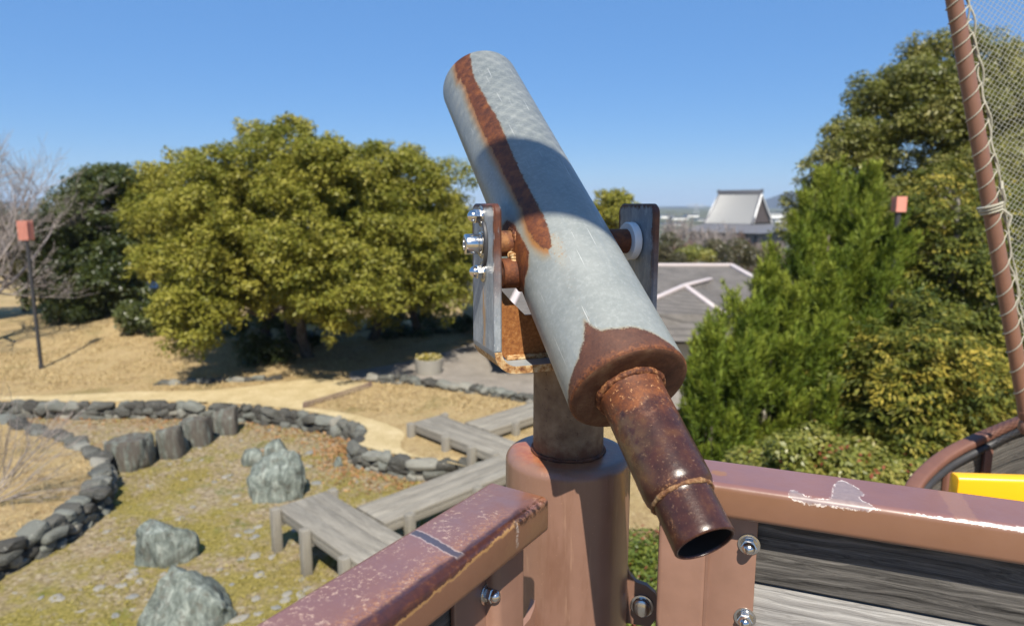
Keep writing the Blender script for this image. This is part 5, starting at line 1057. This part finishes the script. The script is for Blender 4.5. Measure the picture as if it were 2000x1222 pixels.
# pylon
pp = AT(1360, 398, 420); root = MB(); hP = pp[2]+2.8
for sx in (-1, 1):
    for sy in (-1, 1): root.tube([(pp[0]+sx*1.6, 420+sy*1.6, -2.8), (pp[0]+sx*.35, 420+sy*.35, pp[2])], .12, 4)
for i in range(6):
    z = -2.8+hP*(i+1)/6.5; r_ = 1.6-1.25*(z+2.8)/hP; root.tube([(pp[0]-r_, 418.4+i*.2, z), (pp[0]+r_, 418.4+i*.2, z+hP/8)], .09, 4)
for z, l_ in ((.97, 5.0), (.84, 6.5), (.72, 5.0)): root.tube([(pp[0]-l_, 420, -2.8+hP*z), (pp[0]+l_, 420, -2.8+hP*z)], .14, 4)
tag(root.build('pylon', M['metal'], loc=False), 'far steel lattice pylon against the sky left of the temple', 'pylon')
def hills(name, prof, y, thick):
    P = [AT(px, py, y) for px, py in prof]; n = len(P); V = []; rows = 6
    for i, p in enumerate(spline(np.array(P), 10)):
        for j in range(rows): t = j/(rows-1); V.append((p[0], y+(t-.5)*thick, max(-6, (p[2]+4)*math.sin(math.pi*t)**.8-6+mnoise.noise(Vector((p[0]*.012, t*6, 0)))*p[2]*.0)))
    m_ = len(V)//rows; F = [[i*rows+j, (i+1)*rows+j, (i+1)*rows+j+1, i*rows+j+1] for i in range(m_-1) for j in range(rows-1)]
    return tag(mk(name, V, F, M['hill'], sharp=0), kind='structure')
hills('hills', [(1150, 412), (1210, 408), (1255, 404), (1290, 407), (1330, 402), (1365, 408), (1400, 405), (1440, 408), (1475, 404), (1500, 395), (1520, 386), (1540, 377), (1556, 371), (1575, 374), (1610, 366), (1660, 372), (1720, 390), (1800, 402), (1900, 410)], 1600, 500)
hills('hills', [(-500, 404), (-300, 396), (-100, 400), (0, 392), (130, 398), (300, 402), (600, 399), (900, 403), (1150, 410)], 2200, 600)
broad_tree('evergreen_tree', 'small round olive green tree far behind, in the gap right of the barrel', A3(AT(1200, 440, 34)[0], 34.5, -.8), [E_(1193, 408, 34, 28, 26), E_(1222, 424, 34, 22, 22), E_(1185, 432, 34, 40, 24)], 34, .35, .6, 7000, .20, M['camphor'], 95, .15)
for i, (px, py, y, h, m, lab) in enumerate([(1320, 505, 42, 3.6, 'browntwig', 'leafless brown tree left of the temple, nearest the bracket plate'), (1415, 510, 46, 4.3, 'twig', 'leafless greyish tree in front of the temple roof'), (1452, 500, 44, 3.7, 'browntwig', 'broad leafless brown tree in front of the temple gable'), (1370, 500, 50, 3.7, 'twig', 'leafless tree in front of the left temple slope'), (1500, 490, 44, 3.2, 'browntwig', 'leafless brown tree touching the juniper tips'), (1310, 440, 52, 5.0, 'twig', 'tall thin leafless tree standing before the far white houses')]):
    p = AT(px, 520, y); bare_tree('bare_tree', lab, A3(p[0], y, -1.3), h, 3, 100+i, M[m], .07, kids=(4, 5), minr=.017, group='bare trees in front of the temple')
for i, (px, y, rx, ry, lab, mm) in enumerate([(1310, 36, 26, 30, 'olive bush behind the hall roof, nearest the bracket plate', 'brownleaf'), (1355, 38, 30, 26, 'olive green bush behind the middle of the hall ridge', 'shrub'), (1402, 39, 28, 22, 'brownish bush behind the right half of the hall ridge', 'brownleaf'), (1450, 37, 30, 24, 'dull olive bush behind the end of the hall ridge', 'brownleaf'), (1240, 37, 40, 26, 'olive bush behind the hall roof, under the barrel', 'brownleaf')]):
    bush('shrub', lab, px, 512, y, rx, ry, 14, 2600, .16, M[mm], 120+i, z=-1.0, rmin=.3, rmax=.55, group='bushes behind the hall')

# ------------------------------------------------------------------ net, pole and the ship's rail
PB, PTp = AT(2003, 800, 2.35), AT(1860, -20, 2.30); pd = unit(PTp-PB); PEX = PTp+pd*.9
root = empty('net_pole', PB, 'leaning brown steel pole of the safety net, lashed with beige rope', 'pole'); b = MB(); b.lathe(PB, pd, [(-.02, .0243), (np.linalg.norm(PEX-PB), .0243)], 28); b.build('shaft', M['pole'], root)
b = MB(); b.lathe(PB-pd*.10, pd, [(0, .012), (.012, .028), (.03, .033), (.05, .028), (.062, .020), (.075, .0265), (.10, .0265)], 24); b.build('foot_joint', M['pole'], root)
e1, e2 = frame(pd); side = unit(np.cross(A3(0, -1, 0), pd)); side = side if side[0] > 0 else -side; fr = unit(np.cross(side, pd)); fr = fr if fr[1] < 0 else -fr
g = np.random.default_rng(33); LP = np.linalg.norm(PEX-PB); pts_ = []
tw = 0.0; k_ = 0; x = .05
while x < LP-.05:
    th = -k_*2*math.pi/16; pts_.append(PB+pd*(x+.012*math.sin(k_*.05))+(side*math.cos(th)+fr*math.sin(th))*.0268+side*(.010 if math.cos(th) > .8 else 0)); x += (.064+.014*math.sin(k_*.011+1))/16*(1+.85*math.sin(th)); k_ += 1
b = MB(); b.tube(pts_, .0020, 6); b.build('lashing_rope', M['rope'], root)
b = MB(); g_pts = [PB+pd*t+side*(.040+.006*math.sin(t*31)+.003*math.sin(t*77))+fr*(.004*math.sin(t*45)) for t in np.linspace(.05, LP-.05, 160)]; b.tube(g_pts, .0032, 6)
g_pts2 = [PB+pd*t+side*(.046+.005*math.sin(t*37+1))+fr*(.005*math.cos(t*41)) for t in np.linspace(.05, LP-.05, 160)]; b.tube(g_pts2, .0030, 6); b.build('edge_rope', M['rope'], root)
kn = PB+pd*.745; b = MB()
for q in range(3): b.tube([kn+pd*(q*.011+.004*math.sin(a))+(side*math.cos(a)+fr*math.sin(a))*(.029+.003*q) for a in np.linspace(0, 6.0, 22)], .0045, 6)
b.tube([kn+side*.03, kn+side*.045+fr*.012+pd*.03, kn+side*.038+fr*.016+pd*.07, kn+side*.052+pd*.09], .005, 6); b.tube([kn+side*.03+fr*.01, kn+side*.05+fr*.02-pd*.03, kn+side*.035+fr*.02-pd*.06], .005, 6); b.build('knot', M['rope'], root)
# net sheet: diagonal cords in the plane of the pole and the world x axis
def net(name, O, ax, ay, wd_, ht, cell, r_, label, skew=0.0):
    g = np.random.default_rng(77); b = MB(); n = int((wd_+ht)/cell); o0 = np.asarray(O, float); nz = unit(np.cross(ax, ay))
    for sgn in (1, -1):
        for i in range(n+1):
            s_ = i*cell
            if sgn > 0: p = [(max(0, s_-ht), min(s_, ht)), (min(s_, wd_), max(0, s_-wd_))]
            else: p = [(max(0, s_-ht), ht-min(s_, ht)), (min(s_, wd_), ht-max(0, s_-wd_))]
            (x0, y0), (x1, y1) = p; L_ = math.hypot(x1-x0, y1-y0)
            if L_ < cell: continue
            k = max(3, int(L_/(cell*1.3))); t = np.linspace(0, 1, k)
            X = x0+(x1-x0)*t; Y = y0+(y1-y0)*t; wv = .0022*np.sin(Y*31+X*17)+.0012*g.normal(size=k); bul = .02*np.sin(X*3.1)*np.sin(Y*2.3)
            b.tube(o0+np.outer(X+wv, ax)+np.outer(Y, ay)+np.outer(bul, nz), r_, 4, False)
    o = b.build(name, M['net'], loc=False, sharp=0); V = np.empty(len(o.data.vertices)*3, np.float32); o.data.vertices.foreach_get('co', V); o.data.vertices.foreach_set('co', (V.reshape(-1, 3)-o0.astype(np.float32)).ravel()); o.location = o0; return tag(o, label, 'net')
net('safety_net', PB+side*.046+pd*.0, unit(side+pd*.0), pd, 1.0, LP, .0195, .00075, 'pale diamond mesh safety net stretched from the lashed pole')
# hull rail of the next part of the play ship
hull = empty('ship_hull', (1.7, 2.1, DECKZ), 'curved red brown rail and grey boards of the play ship bow beyond the yellow slide', 'play ship')
cv = [AT(1775, 968, 2.30), AT(1800, 930, 2.38), AT(1850, 888, 2.50), AT(1925, 850, 2.55), AT(2010, 815, 2.5), AT(2110, 790, 2.40), AT(2230, 770, 2.2)]
c_ = spline(np.array(cv), 8); b = MB(); 
tng = np.gradient(c_, axis=0); tng /= np.linalg.norm(tng, axis=1)[:, None]; V = []; L = []
sq = [(.027*math.copysign(abs(math.cos(t))**.5, math.cos(t)), .016*math.copysign(abs(math.sin(t))**.5, math.sin(t))) for t in np.linspace(0, 2*math.pi, 20, endpoint=False)]
for p, t in zip(c_, tng):
    sd = unit(np.cross(t, UP)); up_ = np.cross(sd, t); V += [p+sd*x+up_*y for x, y in sq]
n = 20; F = [[i*n+j, i*n+(j+1) % n, (i+1)*n+(j+1) % n, (i+1)*n+j] for i in range(len(c_)-1) for j in range(n)]+[list(range(n))[::-1], list(range((len(c_)-1)*n, len(c_)*n))]; mk('top_rail', V, F, M['hullrim'], hull)
b = MB(); b.tube([p-UP*.038+np.cross(t, UP)*.018 for p, t in zip(c_, tng)], .016, 10); b.build('rubber_hose', M['hose'], hull)
for k in range(5):
    V = []; L = []; prof_ = [(-.008, -.05), (.008, -.05), (.008, .05), (-.008, .05)]; l_ = 0
    for i, (p, t) in enumerate(zip(c_, tng)):
        sd = unit(vert(np.cross(t, UP))); l_ += np.linalg.norm(c_[i]-c_[i-1]) if i else 0
        cc_ = A3(p[0], p[1], min(p[2], 9)-.105-k*.106)
        V += [cc_+sd*x+UP*y for x, y in prof_]; L += [(l_+k*1.7, x, y+k) for x, y in prof_]
    F = [[i*4+j, i*4+(j+1) % 4, (i+1)*4+(j+1) % 4, (i+1)*4+j] for i in range(len(c_)-1) for j in range(4)]+[[3, 2, 1, 0], [len(V)-4+j for j in range(4)]]
    mk('plank', V, F, M['board'], hull, False, {'loc': np.array(L)})
for i in (3, 15, 24, 36, 46):
    p, t = c_[i], tng[i]; sd = unit(vert(np.cross(t, UP))); b = MB(); b.bar(p-UP*.62-(-sd)*.022, p-UP*.05-(-sd)*.022, .016, .010, .003, unit(vert(t)), sd, 2); b.build('rib', M['hullrim'], hull)
# yellow slide
s0, s1_ = AT(1860, 962, 1.75), AT(2300, 1014, 1.70); sl_ = empty('slide', A3(s0[0]+.4, s0[1], DECKZ), 'bright yellow plastic slide side just beyond the chipped railing', 'slide'); sdv = unit(vert(s1_-s0)); sn = A3(-sdv[1], sdv[0], 0)
b = MB(); b.bar(s0, s0+sdv*1.3, .022, .055, .012, sn, UP, 4); b.build('side_wall', M['yellow'], sl_); b = MB(); b.bar(s0-sn*.42-UP*.12, s0-sn*.42+sdv*1.3-UP*.12, .022, .055, .012, sn, UP, 4); b.build('side_wall', M['yellow'], sl_)
b = MB(); b.add([s0-sn*.02-UP*.2, s0-sn*.40-UP*.2, s0-sn*.40+sdv*1.3-UP*.2, s0-sn*.02+sdv*1.3-UP*.2, s0-sn*.02-UP*.22, s0-sn*.40-UP*.22, s0-sn*.40+sdv*1.3-UP*.22, s0-sn*.02+sdv*1.3-UP*.22], [[3, 2, 1, 0], [4, 5, 6, 7], [4, 7, 3, 0], [2, 6, 5, 1], [1, 5, 4, 0], [7, 6, 2, 3]]); b.build('chute', M['yellow'], sl_, False)
# unseen spar and net, added overhead behind the viewer to shade the barrel
tc = PIV+D*.125+U*RB; sp0 = tc+sdir*2.3; spd = unit(E-D*.62)
b = MB(); b.lathe(sp0-spd*1.5, spd, [(0, .06), (.4, .094), (2.6, .094), (3.0, .06)], 28); tag(b.build('shade_spar', M['darkwood'], loc=False), 'unseen round spar added overhead to cast the dark band across the barrel', 'spar')
upv = unit(D*1.0+UP*.35); net('shade_net', sp0+upv*.10-unit(E)*.5, unit(E), upv, 1.0, .6, .033, .0019, 'unseen net added above the overhead spar to cast ripples of shade on the barrel')

# ------------------------------------------------------------------ grass, moss tufts and fallen leaves
M['drygrass'] = m_leaf('dry_grass_blade', (.30, .20, .09), (.46, .34, .17), (.62, .50, .29), .8, .15, .2); M['mossgrass'] = m_leaf('moss_grass_blade', (.16, .13, .03), (.30, .25, .06), (.42, .36, .13), .8, .2, .2); M['litter'] = m_leaf('fallen_leaf', (.16, .075, .035), (.33, .17, .07), (.46, .30, .16), .8, .1, .2)
def blades(name, xy, z, ln, wd, m, seed, flat=False, lab=None):
    g = np.random.default_rng(seed); n = len(xy); P = np.column_stack([xy, np.full(n, z)]) if np.isscalar(z) else np.column_stack([xy, z]); T = nrm(g.normal(size=(n, 3))*np.array([1, 1, .15 if flat else .3])+(0 if flat else 1)*UP*.55); Nn = nrm(g.normal(size=(n, 3))*.4+UP) if flat else nrm(g.normal(size=(n, 3))*np.array([1, 1, .2])+UP*.5); l_ = ln*g.uniform(.5, 1.4, n)
    V, F = leaf_mesh(P, Nn, T, l_, l_*wd, .1); return tag(mk(name, V, F, m, None, False, {'lc': np.repeat(np.clip(g.normal(.5, .22, n), 0, 1), 4)}), kind='stuff')
g = np.random.default_rng(301)
def patchy(n, x0, x1, y0, y1, keep):
    q = np.column_stack([g.uniform(x0, x1, n), g.uniform(y0, y1, n)]); nz = np.array([mnoise.fractal(Vector((a*1.1, b_*1.1, 7)), 1, 2, 3) for a, b_ in q]); return q[(nz+g.normal(0, .25, n) > -.05) & keep(q)]
q = patchy(60000, -7.5, 1.0, 5.0, 12.6, lambda q: (sdf_poly(q, pond) > .12) & (sdf_poly(q, island) < -.15)); blades('moss', q, 0.0, .045, .22, M['mossgrass'], 302)
q = patchy(60000, -12.5, 1.5, 11.6, 18.5, lambda q: (sdf_poly(q, pond) < -.15) & (sdf_poly(q, path) < -.03) & (sdf_poly(q, pav) < -.05)); blades('dry_grass', q, terrain(q[:, 0], q[:, 1])-.005, .085, .14, M['drygrass'], 303)
q = patchy(9000, -10, -5.5, 6.0, 11.0, lambda q: sdf_poly(q, island) > .15); blades('straw', q, LZ-.005, .10, .10, M['drygrass'], 304)
tt_ = g.uniform(0, 1, 3600)**1.0; qi = (tt_*(len(top_edge)-1)).astype(int); q = top_edge[qi]+np.stack([tn_[qi, 1], -tn_[qi, 0]], 1)*np.abs(g.normal(0, .35, 3600))[:, None]+g.normal(0, .1, (3600, 2)); q = q[(sdf_poly(q, pond) > .05) & (sdf_poly(q, island) < -.15)]; blades('fallen_leaves', q, .012, .06, .5, M['litter'], 305, True)

# ------------------------------------------------------------------ the air
hz = bpy.data.materials.new('haze'); hz.use_nodes = True; hn = hz.node_tree; hn.nodes.remove(hn.nodes['Principled BSDF']); pv = hn.nodes.new('ShaderNodeVolumePrincipled'); pv.inputs['Color'].default_value = (.58, .76, 1, 1); pv.inputs['Density'].default_value = .00022; hn.links.new(pv.outputs[0], hn.nodes['Material Output'].inputs['Volume'])
b = MB(); b.box((0, 0, 28), np.eye(3), (3400, 3400, 36)); tag(b.build('haze', hz, None, False, loc=False), kind='stuff')
